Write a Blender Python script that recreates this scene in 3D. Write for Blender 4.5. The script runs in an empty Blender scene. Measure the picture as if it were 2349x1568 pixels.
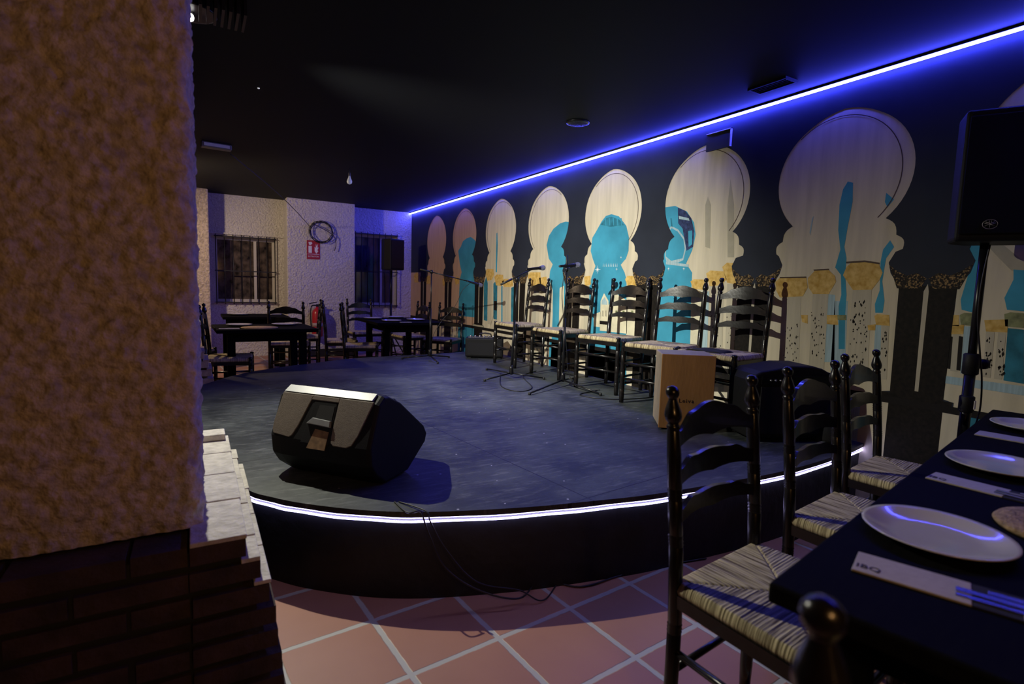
import bpy, math, random
import numpy as np
from mathutils import Vector, Matrix, noise
random.seed(7)
S = bpy.context.scene
COL = S.collection
# ------------------------------------------------------------------ camera
IW, IH, F = 2349, 1568, 1240.0
CAMZ = 1.22
v1 = Vector((450-IW/2, 639-IH/2, F)).normalized()
zu = v1.cross(Vector((1, .03, 0))).normalized()
if zu.y > 0: zu = -zu
xr = v1.cross(zu).normalized()
if xr.x < 0: xr = -xr
MC = Matrix((xr, v1, zu))                      # camera (right, down, forward) -> world
cd = bpy.data.cameras.new('camera'); cam = bpy.data.objects.new('camera', cd); COL.objects.link(cam)
cd.sensor_width = 36; cd.lens = 36*F/IW; cd.clip_start = .02
R = MC @ Vector((1, 0, 0)); U = -(MC @ Vector((0, 1, 0))); B = -(MC @ Vector((0, 0, 1)))
cam.matrix_world = Matrix(((R.x, U.x, B.x, 0), (R.y, U.y, B.y, 0), (R.z, U.z, B.z, CAMZ), (0, 0, 0, 1)))
cd.dof.use_dof = True; cd.dof.focus_distance = 3.6; cd.dof.aperture_fstop = 3.2
S.camera = cam
# ------------------------------------------------------------------ world, lights, exposure
w = bpy.data.worlds.new('world'); S.world = w; w.use_nodes = True
w.node_tree.nodes['Background'].inputs[0].default_value = (.25, .4, 1, 1)
w.node_tree.nodes['Background'].inputs[1].default_value = .004
S.view_settings.view_transform = 'Standard'; S.view_settings.look = 'None'
S.view_settings.exposure = 0; S.view_settings.gamma = 1
def light(name, kind, loc, energy, color, target=None, **kw):
    d = bpy.data.lights.new(name, kind); d.energy = energy; d.color = color
    for k, v in kw.items(): setattr(d, k, v)
    o = bpy.data.objects.new(name, d); COL.objects.link(o); o.location = loc
    if target is not None:
        o.rotation_euler = (Vector(target)-Vector(loc)).to_track_quat('-Z', 'Y').to_euler()
    return o
LAMP = Vector((.062, 3.2, 2.47))
light('stage_spot_light', 'SPOT', (-.012, 3.40, 2.36), 210, (1, .96, .80), (.9, 2.3, 0), spot_size=math.radians(128), spot_blend=.8, shadow_soft_size=.012)
light('mural_spot_light', 'SPOT', (-.012, 3.42, 2.36), 640, (1, .97, .84), (3.4, 4.5, .85), spot_size=math.radians(76), spot_blend=1.0, shadow_soft_size=.012)
light('back_room_light', 'SPOT', (-.9, 7.3, 2.3), 150, (1, .74, .48), (1.0, 7.9, .8), spot_size=math.radians(140), spot_blend=.6, shadow_soft_size=.06)
light('foreground_light', 'AREA', (.30, -.75, 1.62), 6.5, (1, .50, .17), (-.30, 1.7, 1.35), size=.15)
# ------------------------------------------------------------------ helpers
def ray(x, y): return MC @ Vector((x-IW/2, y-IH/2, F))
WX = 3.428; SZ = .361; CZ = 2.53
def on_z(x, y, z):
    d = ray(x, y); t = (z-CAMZ)/d.z; return Vector((0, 0, CAMZ))+t*d
def on_x(x, y, X=WX):
    d = ray(x, y); t = X/d.x; return Vector((0, 0, CAMZ))+t*d
def on_y(x, y, Y):
    d = ray(x, y); t = Y/d.y; return Vector((0, 0, CAMZ))+t*d

def mat(name, col, rough=.5, metal=0., spec=.5, noise_amt=0., noise_scale=20., bump=0., bump_scale=60., emit=None, estr=0., col2=None, stretch=None, coat=0.):
    m = bpy.data.materials.new(name); m.use_nodes = True; nt = m.node_tree; b = nt.nodes['Principled BSDF']
    b.inputs['Base Color'].default_value = (*col, 1); b.inputs['Roughness'].default_value = rough
    b.inputs['Metallic'].default_value = metal; b.inputs['Specular IOR Level'].default_value = spec
    b.inputs['Coat Weight'].default_value = coat
    tc = nt.nodes.new('ShaderNodeTexCoord'); mp = nt.nodes.new('ShaderNodeMapping')
    nt.links.new(tc.outputs['Object'], mp.inputs[0])
    if stretch: mp.inputs['Scale'].default_value = stretch
    if noise_amt or col2:
        n = nt.nodes.new('ShaderNodeTexNoise'); n.inputs['Scale'].default_value = noise_scale; n.inputs['Detail'].default_value = 6
        nt.links.new(mp.outputs[0], n.inputs['Vector'])
        r = nt.nodes.new('ShaderNodeValToRGB'); r.color_ramp.elements[0].position = .32; r.color_ramp.elements[1].position = .68
        c2 = col2 or tuple(min(1, c*(1+noise_amt)) for c in col); c1 = col if col2 else tuple(c*(1-noise_amt) for c in col)
        r.color_ramp.elements[0].color = (*c1, 1); r.color_ramp.elements[1].color = (*c2, 1)
        nt.links.new(n.outputs[0], r.inputs[0]); nt.links.new(r.outputs[0], b.inputs['Base Color'])
    if bump:
        n2 = nt.nodes.new('ShaderNodeTexNoise'); n2.inputs['Scale'].default_value = bump_scale; n2.inputs['Detail'].default_value = 8
        nt.links.new(mp.outputs[0], n2.inputs['Vector'])
        bp = nt.nodes.new('ShaderNodeBump'); bp.inputs['Strength'].default_value = bump; bp.inputs['Distance'].default_value = .01
        nt.links.new(n2.outputs[0], bp.inputs['Height']); nt.links.new(bp.outputs[0], b.inputs['Normal'])
    if emit:
        b.inputs['Emission Color'].default_value = (*emit, 1); b.inputs['Emission Strength'].default_value = estr
    return m

class MB:
    def __init__(s): s.v = []; s.f = []; s.m = []; s.sm = []
    def add(s, vs, fs, mi=0, smooth=False):
        o = len(s.v); s.v += [tuple(v) for v in vs]
        for f in fs: s.f.append(tuple(o+i for i in f)); s.m.append(mi); s.sm.append(smooth)
        return s
    def box(s, x0, x1, y0, y1, z0, z1, mi=0, M=None):
        vs = [Vector((x, y, z)) for z in (z0, z1) for y in (y0, y1) for x in (x0, x1)]
        if M is not None: vs = [M @ v for v in vs]
        return s.add(vs, [(0, 2, 3, 1), (4, 5, 7, 6), (0, 1, 5, 4), (2, 6, 7, 3), (0, 4, 6, 2), (1, 3, 7, 5)], mi)
    def lathe(s, prof, p0=(0, 0, 0), axis=(0, 0, 1), n=16, mi=0, smooth=True, lean=(0, 0)):
        q = Vector((0, 0, 1)).rotation_difference(Vector(axis).normalized()).to_matrix(); p0 = Vector(p0)
        vs = []
        for r, z in prof:
            for k in range(n):
                a = 2*math.pi*k/n
                vs.append(p0+q @ Vector((r*math.cos(a)+lean[0]*z, r*math.sin(a)+lean[1]*z, z)))
        fs = [(i*n+k, i*n+(k+1) % n, (i+1)*n+(k+1) % n, (i+1)*n+k) for i in range(len(prof)-1) for k in range(n)]
        fs += [tuple(range(n-1, -1, -1)), tuple((len(prof)-1)*n+k for k in range(n))]
        return s.add(vs, fs, mi, smooth)
    def rod(s, a, b, r, r2=None, n=12, mi=0):
        a = Vector(a); b = Vector(b); L = (b-a).length
        return s.lathe([(r, 0), (r2 if r2 is not None else r, L)], a, b-a, n, mi)
    def tube(s, pts, r, n=8, mi=0):
        pts = [Vector(p) for p in pts]; vs = []; up = Vector((0, 0, 1))
        for i, p in enumerate(pts):
            t = (pts[min(i+1, len(pts)-1)]-pts[max(i-1, 0)]).normalized()
            a = t.cross(up if abs(t.z) < .95 else Vector((1, 0, 0))).normalized(); b = t.cross(a)
            for k in range(n):
                an = 2*math.pi*k/n; vs.append(p+r*(math.cos(an)*a+math.sin(an)*b))
        fs = [(i*n+k, i*n+(k+1) % n, (i+1)*n+(k+1) % n, (i+1)*n+k) for i in range(len(pts)-1) for k in range(n)]
        fs += [tuple(range(n)), tuple((len(pts)-1)*n+k for k in range(n-1, -1, -1))]
        return s.add(vs, fs, mi, True)
    def prism(s, poly, f0, f1, mi=0, smooth=False):
        """poly: 2D outline; f0/f1: functions mapping (a,b) to the two end faces"""
        n = len(poly); vs = [f0(*p) for p in poly]+[f1(*p) for p in poly]
        return s.add(vs, [tuple(range(n)), tuple(range(2*n-1, n-1, -1))]+[(i, n+i, n+(i+1) % n, (i+1) % n) for i in range(n)], mi, smooth)
    def build(s, name, mats, parent=None, loc=None, rz=0, bevel=0, label=None, cat=None, group=None, kind=None, seg=2):
        me = bpy.data.meshes.new(name); me.from_pydata(s.v, [], s.f)
        if not isinstance(mats, (list, tuple)): mats = [mats]
        for m in mats: me.materials.append(m)
        me.polygons.foreach_set('material_index', s.m); me.polygons.foreach_set('use_smooth', s.sm); me.update()
        import bmesh
        bm = bmesh.new(); bm.from_mesh(me); bmesh.ops.recalc_face_normals(bm, faces=bm.faces); bm.to_mesh(me); bm.free()
        o = bpy.data.objects.new(name, me); COL.objects.link(o)
        if parent: o.parent = parent
        if loc is not None: o.location = loc
        o.rotation_euler.z = rz
        if bevel:
            b = o.modifiers.new('bevel', 'BEVEL'); b.width = bevel; b.segments = seg; b.limit_method = 'ANGLE'; b.angle_limit = math.radians(40)
            b.harden_normals = False
        tag(o, label, cat, group, kind)
        return o
def tag(o, label=None, cat=None, group=None, kind=None):
    for k, v in (('label', label), ('category', cat), ('group', group), ('kind', kind)):
        if v: o[k] = v
    return o
def empty(name, loc, rz, label, cat, group=None):
    o = bpy.data.objects.new(name, None); COL.objects.link(o); o.location = loc; o.rotation_euler.z = rz; o.empty_display_size = .1
    return tag(o, label, cat, group)
def dup(root, loc, rz, label=None, group=None):
    r = root.copy(); COL.objects.link(r); r.location = loc; r.rotation_euler.z = rz
    if label: r['label'] = label
    if group: r['group'] = group
    for ch in list(root.children):
        c = ch.copy(); COL.objects.link(c); c.parent = r
        for g in list(ch.children):
            d = g.copy(); COL.objects.link(d); d.parent = c
    return r
def spline(pts, n=8, closed=False):
    P = [Vector(p) for p in pts]; out = []; N = len(P)
    for i in range(N if closed else N-1):
        if closed: a, b, c, d = P[(i-1) % N], P[i], P[(i+1) % N], P[(i+2) % N]
        else: a, b, c, d = P[max(i-1, 0)], P[i], P[i+1], P[min(i+2, N-1)]
        for k in range(n):
            t = k/n; out.append(.5*((2*b)+(c-a)*t+(2*a-5*b+4*c-d)*t*t+(3*b-a-3*c+d)*t**3))
    if not closed: out.append(P[-1])
    return out
def text_mesh(name, body, size, mat_, parent, M, extrude=.0006, spacing=1.0):
    cu = bpy.data.curves.new(name, 'FONT'); cu.body = body; cu.size = size; cu.extrude = extrude; cu.align_x = 'CENTER'; cu.align_y = 'CENTER'; cu.space_character = spacing
    t = bpy.data.objects.new(name+'_tmp', cu); COL.objects.link(t)
    bpy.context.view_layer.update()
    me = bpy.data.meshes.new_from_object(t.evaluated_get(bpy.context.evaluated_depsgraph_get()))
    bpy.data.objects.remove(t); me.materials.clear(); me.materials.append(mat_)
    o = bpy.data.objects.new(name, me); COL.objects.link(o); o.parent = parent; o.matrix_local = M
    return o

# ------------------------------------------------------------------ materials
M_black_wood = mat('black_lacquered_wood', (.007, .006, .006), .27, spec=.4, noise_amt=.3, noise_scale=15, bump=.08, bump_scale=30, coat=.12)
M_dark_wood = mat('dark_table_wood', (.0028, .0028, .0032), .8, spec=.05, noise_amt=.3, noise_scale=12, bump=.05, stretch=(1, 8, 1))
M_stucco = mat('rough_stucco', (.50, .42, .34), .9, spec=.2, noise_amt=.28, noise_scale=38, bump=1.0, bump_scale=42)
for m_ in (M_stucco, ):
    for n_ in m_.node_tree.nodes:
        if n_.type == 'BUMP': n_.inputs['Distance'].default_value = .022
M_stucco_far = mat('white_stucco', (.62, .60, .58), .9, spec=.2, noise_amt=.16, noise_scale=55, bump=1.0, bump_scale=38)
for n_ in M_stucco_far.node_tree.nodes:
    if n_.type == 'BUMP': n_.inputs['Distance'].default_value = .03
M_ceiling = mat('black_ceiling_paint', (.006, .007, .009), .7, spec=.2)
M_blackwall = mat('black_wall_paint', (.01, .01, .012), .7)
M_plastic = mat('black_plastic', (.007, .007, .008), .6, spec=.25, bump=.1, bump_scale=300)
M_greyplastic = mat('lit_cabinet_plastic', (.16, .135, .11), .6, bump=.25, bump_scale=400, noise_amt=.1, noise_scale=60)  # lighter cabinet tone for the lamplit part of the monitor
M_metal_black = mat('black_painted_metal', (.012, .012, .014), .3, metal=.4)
M_chrome = mat('worn_chrome', (.6, .6, .6), .25, metal=1)
M_rubber = mat('black_rubber', (.01, .01, .01), .6)
M_cable = mat('cable_rubber', (.012, .012, .014), .45)
M_plate = mat('white_ceramic', (.50, .48, .48), .12, spec=.5, coat=.5)
M_paper = mat('paper_sleeve', (.36, .33, .32), .8, noise_amt=.06, noise_scale=80)
M_ink = mat('black_ink', (.01, .01, .01), .7)
M_red = mat('red_enamel', (.45, .02, .03), .3)
M_redsign = mat('red_sign', (.35, .015, .03), .6)
M_white = mat('white_print', (.75, .75, .75), .6)
M_glass = mat('dark_glass', (.02, .02, .025), .05, spec=.8)
M_frame_white = mat('white_window_frame', (.55, .53, .5), .5)
M_iron = mat('black_iron', (.01, .01, .012), .5)
M_steel = mat('steel', (.5, .5, .52), .25, metal=1)
M_woven = mat('woven_straw', (.30, .20, .10), .8, noise_amt=.4, noise_scale=60, bump=.8, bump_scale=120)
M_bulb = mat('frosted_bulb', (.7, .7, .7), .3, emit=(.8, .85, 1), estr=.12)  # weak glow put on a bulb that is unlit
M_cloth_black = mat('black_cloth', (.01, .01, .012), .9, bump=.2)
M_leaf = mat('dark_leaf', (.02, .05, .02), .6)
# rush: cord shading by position
def rush_material():
    """cord colour streaks follow the cords: they run square to the rail in each of the four triangles"""
    m = mat('woven_rush', (.44, .36, .20), .65, spec=.3); nt = m.node_tree; L = nt.links; b = nt.nodes['Principled BSDF']
    tc = nt.nodes.new('ShaderNodeTexCoord'); outs = []
    for sc in ((7, 230, 1), (230, 7, 1)):
        mp = nt.nodes.new('ShaderNodeMapping'); mp.inputs['Scale'].default_value = sc; L.new(tc.outputs['Object'], mp.inputs[0])
        n = nt.nodes.new('ShaderNodeTexNoise'); n.inputs['Scale'].default_value = 1; n.inputs['Detail'].default_value = 3; L.new(mp.outputs[0], n.inputs['Vector']); outs.append(n.outputs[0])
    sx = nt.nodes.new('ShaderNodeSeparateXYZ'); L.new(tc.outputs['Object'], sx.inputs[0])
    def mth(op, a, c=None):
        n = nt.nodes.new('ShaderNodeMath'); n.operation = op
        for i, v in enumerate((a, c)):
            if v is None: continue
            if isinstance(v, (int, float)): n.inputs[i].default_value = v
            else: L.new(v, n.inputs[i])
        return n.outputs[0]
    side = mth('GREATER_THAN', mth('DIVIDE', mth('ABSOLUTE', sx.outputs[0]), .22), mth('DIVIDE', mth('ABSOLUTE', sx.outputs[1]), .20))
    mx = nt.nodes.new('ShaderNodeMixRGB'); L.new(side, mx.inputs[0]); L.new(outs[1], mx.inputs[1]); L.new(outs[0], mx.inputs[2])
    r = nt.nodes.new('ShaderNodeValToRGB'); r.color_ramp.elements[0].position = .36; r.color_ramp.elements[1].position = .58
    r.color_ramp.elements[0].color = (.12, .085, .04, 1); r.color_ramp.elements[1].color = (.55, .46, .27, 1); L.new(mx.outputs[0], r.inputs[0]); L.new(r.outputs[0], b.inputs['Base Color'])
    bp = nt.nodes.new('ShaderNodeBump'); bp.inputs['Strength'].default_value = .8; bp.inputs['Distance'].default_value = .004; L.new(mx.outputs[0], bp.inputs['Height']); L.new(bp.outputs[0], b.inputs['Normal'])
    return m
M_rush = rush_material()
# ------------------------------------------------------------------ floor: terracotta tiles with pale grout
def floor_material():
    m = bpy.data.materials.new('terracotta_tiles'); m.use_nodes = True; nt = m.node_tree; b = nt.nodes['Principled BSDF']; L = nt.links
    tc = nt.nodes.new('ShaderNodeTexCoord'); mp = nt.nodes.new('ShaderNodeMapping'); L.new(tc.outputs['Object'], mp.inputs[0])
    mp.vector_type = 'TEXTURE'; mp.inputs['Location'].default_value = (.885, 1.545, 0); mp.inputs['Rotation'].default_value = (0, 0, math.radians(5))
    mp.inputs['Scale'].default_value = (.331, .331, 1)
    sx = nt.nodes.new('ShaderNodeSeparateXYZ'); L.new(mp.outputs[0], sx.inputs[0])
    def mth(op, a, bb=None, c=None):
        n = nt.nodes.new('ShaderNodeMath'); n.operation = op
        for i, v in enumerate((a, bb, c)):
            if v is None: continue
            if isinstance(v, (int, float)): n.inputs[i].default_value = v
            else: L.new(v, n.inputs[i])
        return n.outputs[0]
    ns = nt.nodes.new('ShaderNodeTexNoise'); ns.inputs['Scale'].default_value = 30; ns.inputs['Detail'].default_value = 4; L.new(tc.outputs['Object'], ns.inputs['Vector'])
    wob = mth('MULTIPLY', mth('SUBTRACT', ns.outputs[0], .5), .02)
    def edge(o):
        f = mth('FRACT', mth('ADD', o, wob)); return mth('MINIMUM', f, mth('SUBTRACT', 1, f))
    e = mth('MINIMUM', edge(sx.outputs[0]), edge(sx.outputs[1]))
    g = nt.nodes.new('ShaderNodeMapRange'); g.inputs['From Min'].default_value = .024; g.inputs['From Max'].default_value = .036; L.new(e, g.inputs['Value'])
    cx = nt.nodes.new('ShaderNodeCombineXYZ'); L.new(mth('FLOOR', sx.outputs[0]), cx.inputs[0]); L.new(mth('FLOOR', sx.outputs[1]), cx.inputs[1])
    wn = nt.nodes.new('ShaderNodeTexWhiteNoise'); wn.noise_dimensions = '2D'; L.new(cx.outputs[0], wn.inputs['Vector'])
    r = nt.nodes.new('ShaderNodeValToRGB'); e0, e1 = r.color_ramp.elements; e0.color = (.27, .115, .075, 1); e1.color = (.42, .215, .14, 1)
    n2 = nt.nodes.new('ShaderNodeTexNoise'); n2.inputs['Scale'].default_value = 5; n2.inputs['Detail'].default_value = 8; L.new(tc.outputs['Object'], n2.inputs['Vector'])
    L.new(mth('ADD', mth('MULTIPLY', wn.outputs['Value'], .6), mth('MULTIPLY', n2.outputs[0], .5)), r.inputs[0])
    mx = nt.nodes.new('ShaderNodeMixRGB'); mx.inputs[1].default_value = (.42, .42, .38, 1); L.new(g.outputs[0], mx.inputs[0]); L.new(r.outputs[0], mx.inputs[2])
    L.new(mx.outputs[0], b.inputs['Base Color']); b.inputs['Roughness'].default_value = .5
    bp = nt.nodes.new('ShaderNodeBump'); bp.inputs['Distance'].default_value = .003; bp.inputs['Strength'].default_value = .6
    L.new(mth('ADD', g.outputs[0], mth('MULTIPLY', n2.outputs[0], .3)), bp.inputs['Height']); L.new(bp.outputs[0], b.inputs['Normal'])
    return m
MB().box(-4, 4.0, -3, 11, -.1, 0).build('floor', floor_material(), kind='structure')
MB().box(-4, 4.0, -3, 11, CZ, CZ+.1).build('ceiling', M_ceiling, kind='structure')
# right wall behind the mural, left and rear walls
MB().box(WX+.004, WX+.2, -3, 10, 0, CZ).build('wall_right', M_blackwall, kind='structure')
MB().box(-4, -3.9, -3, 11, 0, CZ).build('wall_left', M_blackwall, kind='structure')
MB().box(-4, 4, -3.1, -3, 0, CZ).build('wall_front', M_blackwall, kind='structure')
# back wall with two window openings
YB = 9.62
W1 = (.25, 1.13, .87, 1.89); W2 = (2.38, 3.16, .84, 2.09)
b = MB()
b.box(-4, W1[0], YB, YB+.25, 0, CZ); b.box(W1[0], W1[1], YB, YB+.25, 0, W1[2]); b.box(W1[0], W1[1], YB, YB+.25, W1[3], CZ)
b.box(W1[1], W2[0], YB, YB+.25, 0, CZ); b.box(W2[0], W2[1], YB, YB+.25, 0, W2[2]); b.box(W2[0], W2[1], YB, YB+.25, W2[3], CZ); b.box(W2[1], WX, YB, YB+.25, 0, CZ)
b.build('wall_back', M_stucco_far, kind='structure')
MB().box(1.25, 2.31, 9.25, YB, 0, CZ).build('trim_1', M_stucco_far, kind='structure', bevel=.012)
MB().box(-1.2, .18, 9.2, YB, 0, CZ).build('trim_2', M_stucco, kind='structure', bevel=.02)
MB().box(.18, 1.25, YB-.035, YB, 1.92, 1.945).build('trim_3', M_stucco_far, kind='structure')
MB().box(1.25, 2.31, 9.235, 9.25, 0, .13).build('baseboard_back', M_blackwall, kind='structure')

def window(n, W, M_back):
    r = empty('window_%d' % n, ((W[0]+W[1])/2, YB, W[2]), 0, None, None); r['kind'] = 'structure'
    w_ = (W[1]-W[0])/2; h = W[3]-W[2]
    f = MB(); t = .045; y = .12
    f.box(-w_, -w_+t, y, y+.05, 0, h); f.box(w_-t, w_, y, y+.05, 0, h); f.box(-w_+t, w_-t, y, y+.05, 0, t); f.box(-w_+t, w_-t, y, y+.05, h-t, h)
    f.box(w_*.28, w_*.28+.04, y, y+.05, t, h-t)
    f.build('window_frame', M_frame_white, r)
    MB().box(-w_+t, w_-t, y+.03, y+.036, t, h-t).build('pane', M_back, r)
    MB().box(-w_, w_, -.03, .12, -.025, 0).build('window_sill', M_stucco_far, r)
    g = MB(); yy = -.05
    nb = 8
    for i in range(nb):
        x = -w_+.02+(2*w_-.04)*i/(nb-1); g.rod((x, yy, -.03), (x, yy, h+.03), .007, n=8)
    for z in (.0, h*.48, h): g.box(-w_, w_, yy-.008, yy+.008, z-.008, z+.008)
    for z in (0, h):
        for x in (-w_+.02, w_-.02): g.rod((x, yy, z), (x, .02, z), .008, n=8)
    g.build('bars', M_iron, r)
    return r
M_pane = mat('window_pane_reflecting_room', (.015, .013, .014), .08, spec=.7, noise_scale=6, col2=(.13, .10, .085), stretch=(2.0, 1, 1.5))  # mottled colour stands for the room's reflections in the glass
M_pane2 = mat('window_pane_blue_room', (.012, .012, .02), .08, spec=.7, noise_scale=7, col2=(.05, .05, .10), stretch=(1.6, 1, .5))
window(1, W1, M_pane); window(2, W2, M_pane2)
# ------------------------------------------------------------------ stage
stage_pts = [(WX, 1.66), (3.23, 1.625), (2.85, 1.575), (2.43, 1.56), (2.06, 1.585), (1.67, 1.62), (1.37, 1.68), (1.10, 1.745), (.77, 1.86), (.55, 1.98), (.36, 2.14), (.25, 2.265), (.165, 2.40), (.135, 2.62), (.02, 2.80), (-.14, 3.15), (-.27, 3.6), (-.28, 4.2), (-.12, 4.75), (.08, 5.12), (.33, 5.5), (.71, 5.82), (1.1, 6.03), (1.5, 6.25), (2.04, 6.34), (2.62, 6.39), (3.0, 6.47), (WX, 6.55)]
ring = spline([(x, y, 0) for x, y in stage_pts], 6)
def stage_mat():
    m = bpy.data.materials.new('black_painted_stage_boards'); m.use_nodes = True; nt = m.node_tree; b = nt.nodes['Principled BSDF']; L = nt.links
    tc = nt.nodes.new('ShaderNodeTexCoord')
    n = nt.nodes.new('ShaderNodeTexNoise'); n.inputs['Scale'].default_value = 2.2; n.inputs['Detail'].default_value = 12; n.inputs['Roughness'].default_value = .68; L.new(tc.outputs['Object'], n.inputs['Vector'])
    r = nt.nodes.new('ShaderNodeValToRGB'); r.color_ramp.elements[0].position = .40; r.color_ramp.elements[1].position = .64
    r.color_ramp.elements[0].color = (.018, .022, .024, 1); r.color_ramp.elements[1].color = (.070, .080, .080, 1); L.new(n.outputs[0], r.inputs[0])
    # scuffs: long thin streaks
    mp = nt.nodes.new('ShaderNodeMapping'); mp.inputs['Rotation'].default_value = (0, 0, .5); mp.inputs['Scale'].default_value = (2, 9, 1); L.new(tc.outputs['Object'], mp.inputs[0])
    n3 = nt.nodes.new('ShaderNodeTexNoise'); n3.inputs['Scale'].default_value = 3; n3.inputs['Detail'].default_value = 10; n3.inputs['Roughness'].default_value = .8; L.new(mp.outputs[0], n3.inputs['Vector'])
    r3 = nt.nodes.new('ShaderNodeValToRGB'); r3.color_ramp.elements[0].position = .52; r3.color_ramp.elements[1].position = .78; r3.color_ramp.elements[1].color = (.5, .5, .5, 1); L.new(n3.outputs[0], r3.inputs[0])
    # paint flecks
    v = nt.nodes.new('ShaderNodeTexVoronoi'); v.inputs['Scale'].default_value = 11; L.new(tc.outputs['Object'], v.inputs['Vector'])
    lt = nt.nodes.new('ShaderNodeMath'); lt.operation = 'LESS_THAN'; lt.inputs[1].default_value = .055; L.new(v.outputs['Distance'], lt.inputs[0])
    vc = nt.nodes.new('ShaderNodeSeparateColor'); L.new(v.outputs['Color'], vc.inputs[0])
    gt = nt.nodes.new('ShaderNodeMath'); gt.operation = 'GREATER_THAN'; gt.inputs[1].default_value = .72; L.new(vc.outputs[0], gt.inputs[0])
    ml = nt.nodes.new('ShaderNodeMath'); ml.operation = 'MULTIPLY'; L.new(lt.outputs[0], ml.inputs[0]); L.new(gt.outputs[0], ml.inputs[1])
    # board seams
    sx = nt.nodes.new('ShaderNodeSeparateXYZ'); mp2 = nt.nodes.new('ShaderNodeMapping'); mp2.inputs['Rotation'].default_value = (0, 0, -.12); L.new(tc.outputs['Object'], mp2.inputs[0]); L.new(mp2.outputs[0], sx.inputs[0])
    def seam(o, size, off):
        a = nt.nodes.new('ShaderNodeMath'); a.operation = 'MULTIPLY_ADD'; a.inputs[1].default_value = 1/size; a.inputs[2].default_value = off; L.new(o, a.inputs[0])
        f = nt.nodes.new('ShaderNodeMath'); f.operation = 'FRACT'; L.new(a.outputs[0], f.inputs[0])
        c = nt.nodes.new('ShaderNodeMath'); c.operation = 'LESS_THAN'; c.inputs[1].default_value = .006/size; L.new(f.outputs[0], c.inputs[0]); return c.outputs[0]
    s1 = seam(sx.outputs[1], 1.22, .845); s2 = seam(sx.outputs[0], 2.44, .2)
    mxs = nt.nodes.new('ShaderNodeMath'); mxs.operation = 'MAXIMUM'; L.new(s1, mxs.inputs[0]); L.new(s2, mxs.inputs[1])
    a1 = nt.nodes.new('ShaderNodeMixRGB'); a1.blend_type = 'ADD'; a1.inputs[0].default_value = .35; L.new(r.outputs[0], a1.inputs[1]); L.new(r3.outputs[0], a1.inputs[2])
    a2 = nt.nodes.new('ShaderNodeMixRGB'); L.new(ml.outputs[0], a2.inputs[0]); L.new(a1.outputs[0], a2.inputs[1]); a2.inputs[2].default_value = (.5, .5, .5, 1)
    a3 = nt.nodes.new('ShaderNodeMixRGB'); L.new(mxs.outputs[0], a3.inputs[0]); L.new(a2.outputs[0], a3.inputs[1]); a3.inputs[2].default_value = (.003, .003, .003, 1)
    L.new(a3.outputs[0], b.inputs['Base Color']); b.inputs['Roughness'].default_value = .5
    bp = nt.nodes.new('ShaderNodeBump'); bp.inputs['Strength'].default_value = .35; bp.inputs['Distance'].default_value = .01; L.new(n3.outputs[0], bp.inputs['Height']); L.new(bp.outputs[0], b.inputs['Normal'])
    return m
M_stage = stage_mat()
M_riser = mat('black_stage_riser', (.006, .007, .010), .55, noise_amt=.5, noise_scale=8, bump=.6, bump_scale=18)
stg = empty('stage', (1.6, 4.0, 0), 0, 'low round black stage with a glowing strip around its edge', 'stage')
inv = Vector((-1.6, -4.0, 0))
b = MB(); outl = [(p.x, p.y) for p in ring]
b.prism(outl, lambda x, y: Vector((x, y, SZ))+inv, lambda x, y: Vector((x, y, SZ-.022))+inv)
b.build('stage_floor', M_stage, stg)
cen = Vector((1.9, 4.1, 0))
def inset(d): # ring moved inward by d along its normal
    out = []
    for i, p in enumerate(ring):
        t = (ring[min(i+1, len(ring)-1)]-ring[max(i-1, 0)]).normalized(); nrm = Vector((t.y, -t.x, 0)) if True else None
        if nrm.dot(cen-p) < 0: nrm = -nrm
        q = p+nrm*d; q.x = min(q.x, WX); out.append(q)
    return out
r1 = inset(.02)
b = MB(); vs = [(p.x, p.y, z) for z in (0, SZ-.0225) for p in r1]; n = len(r1)
b.add([Vector(v)+inv for v in vs], [(i, i+1, n+i+1, n+i) for i in range(n-1)], 0, True)
b.build('riser', M_riser, stg)
M_led_stage = mat('led_tube_white', (.8, .8, .9), .4, emit=(.55, .50, 1.0), estr=9)
front = [i for i, p in enumerate(ring) if p.y < 2.75]
fr = [ring[i] for i in range(front[0], front[-1]+1)]
r2 = inset(.006); f2 = [Vector((r2[i].x, r2[i].y, SZ-.031-.0015*math.sin(i*.9)))+inv for i in range(front[0], front[-1]+1)]
b = MB(); b.tube([p+Vector((0, 0, -.010)) for p in f2], .0042); b.tube([p+Vector((0, 0, .004)) for p in f2], .0013, n=6); b.build('light_strip', M_led_stage, stg)  # thin upper tube glows in place of the strip's reflection
f3 = [p+Vector((0, 0, -.002)) for p in f2]
M_led_back = mat('led_backing', (.6, .6, .65), .4)
b = MB(); b.tube(f3, .0018, n=6); b.build('strip_channel', M_led_back, stg)
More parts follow.
